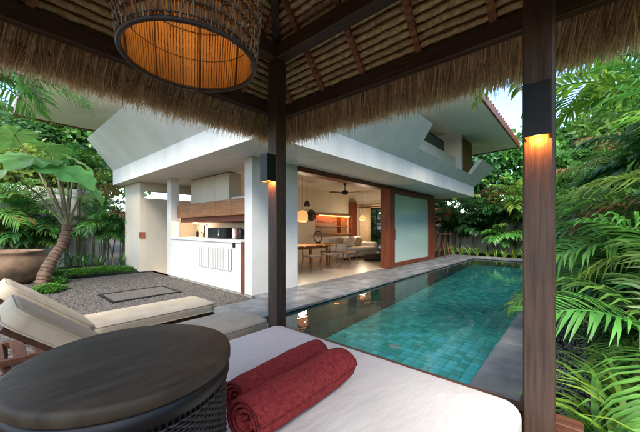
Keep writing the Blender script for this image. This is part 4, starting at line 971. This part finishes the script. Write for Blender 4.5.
# hanging leaves at the eave by the blue sky
q = at(545,60,3.6)
t = thing('arching_palm', 'palm frond reaching over the pool toward the villa roof', 'palm', (5.2,-.75,-.12))
P('trunk', MB().tube([(0,0,0),(.1,.1,1.6),(0,0.1,2.9)], [.05,.045,.03], 8), 'palm_trunk', t, True)
for k, (rx_, ry_, az, sc) in enumerate(((.1,.25,1.9,1.1),(0,.2,1.5,1.0),(.2,-.1,2.6,1.1),(0,.0,.6,1.1),(-.2,.1,-.5,1.1),(0,.2,-1.4,1.0),(0,-.2,3.6,1.0))): child('frond', BROAD['leaf_lime'][k%2] if k < 2 else FR['leaf_palm'][k%3], t, (0,.1,2.85), (rx_,ry_,az), sc)
q = at(549, 78, 4.3)
t = thing('lime_palm', 'lime palm behind the sconce post with one leaf drooping before the villa roof', 'palm', (q.x,q.y,-.12))
P('trunk', MB().tube([(0,0,0),(.03,.03,1.6),(0,0,q.z+.1)], [.06,.05,.035], 8), 'palm_trunk', t, True)
AZ = math.atan2(-RT.y, -RT.x)
for da, pit, sc in ((.0,.55,1.0),(.35,.25,1.0),(-.5,.6,.9),(2.4,.2,1.0),(3.2,.3,1.0),(-1.8,.2,.9)): child('frond', BROAD['leaf_lime'][0], t, (0,0,q.z+.1), (0,pit,AZ+da), sc)
# ground cover
gc = MB(); random.seed(5)
def patch(cx, cy, rx, ry, n_):
    for i in range(n_):
        a = rnd()*6.28; r = sqrt(rnd())*(1+.15*sin(a*3)); x, y = cx+rx*r*cos(a), cy+ry*r*sin(a); h = ru(.03,.17)*(1.1-r*.6); b = rnd()*6.28; s_ = ru(.02,.04)
        p0 = Vector((x,y,-.04+h)); d = Vector((cos(b),sin(b),ru(-.1,.7))).normalized(); sd_ = d.cross(Vector((0,0,1))).normalized()
        gc.add([p0,p0+d*s_+sd_*s_*.5,p0+d*s_*2,p0+d*s_-sd_*s_*.5], [(0,1,2,3)])
for px, py, rx, ry, n_ in ((62,276,.5,.5,2600),(82,274,.6,.5,3000),(104,272,.6,.55,3000),(124,271.5,.45,.5,2400),(48,292,.32,.3,1500),(52,284,.3,.4,1200)):
    d = 295*(H+.04)/(py-228); q = at(px, py, d); patch(q.x, q.y, rx, ry, n_)
o = P('ground_cover', gc, 'leaf_cover'); o['kind'] = 'stuff'; o['label'] = 'bright green low ground cover along the courtyard edge'; o['category'] = 'ground cover'
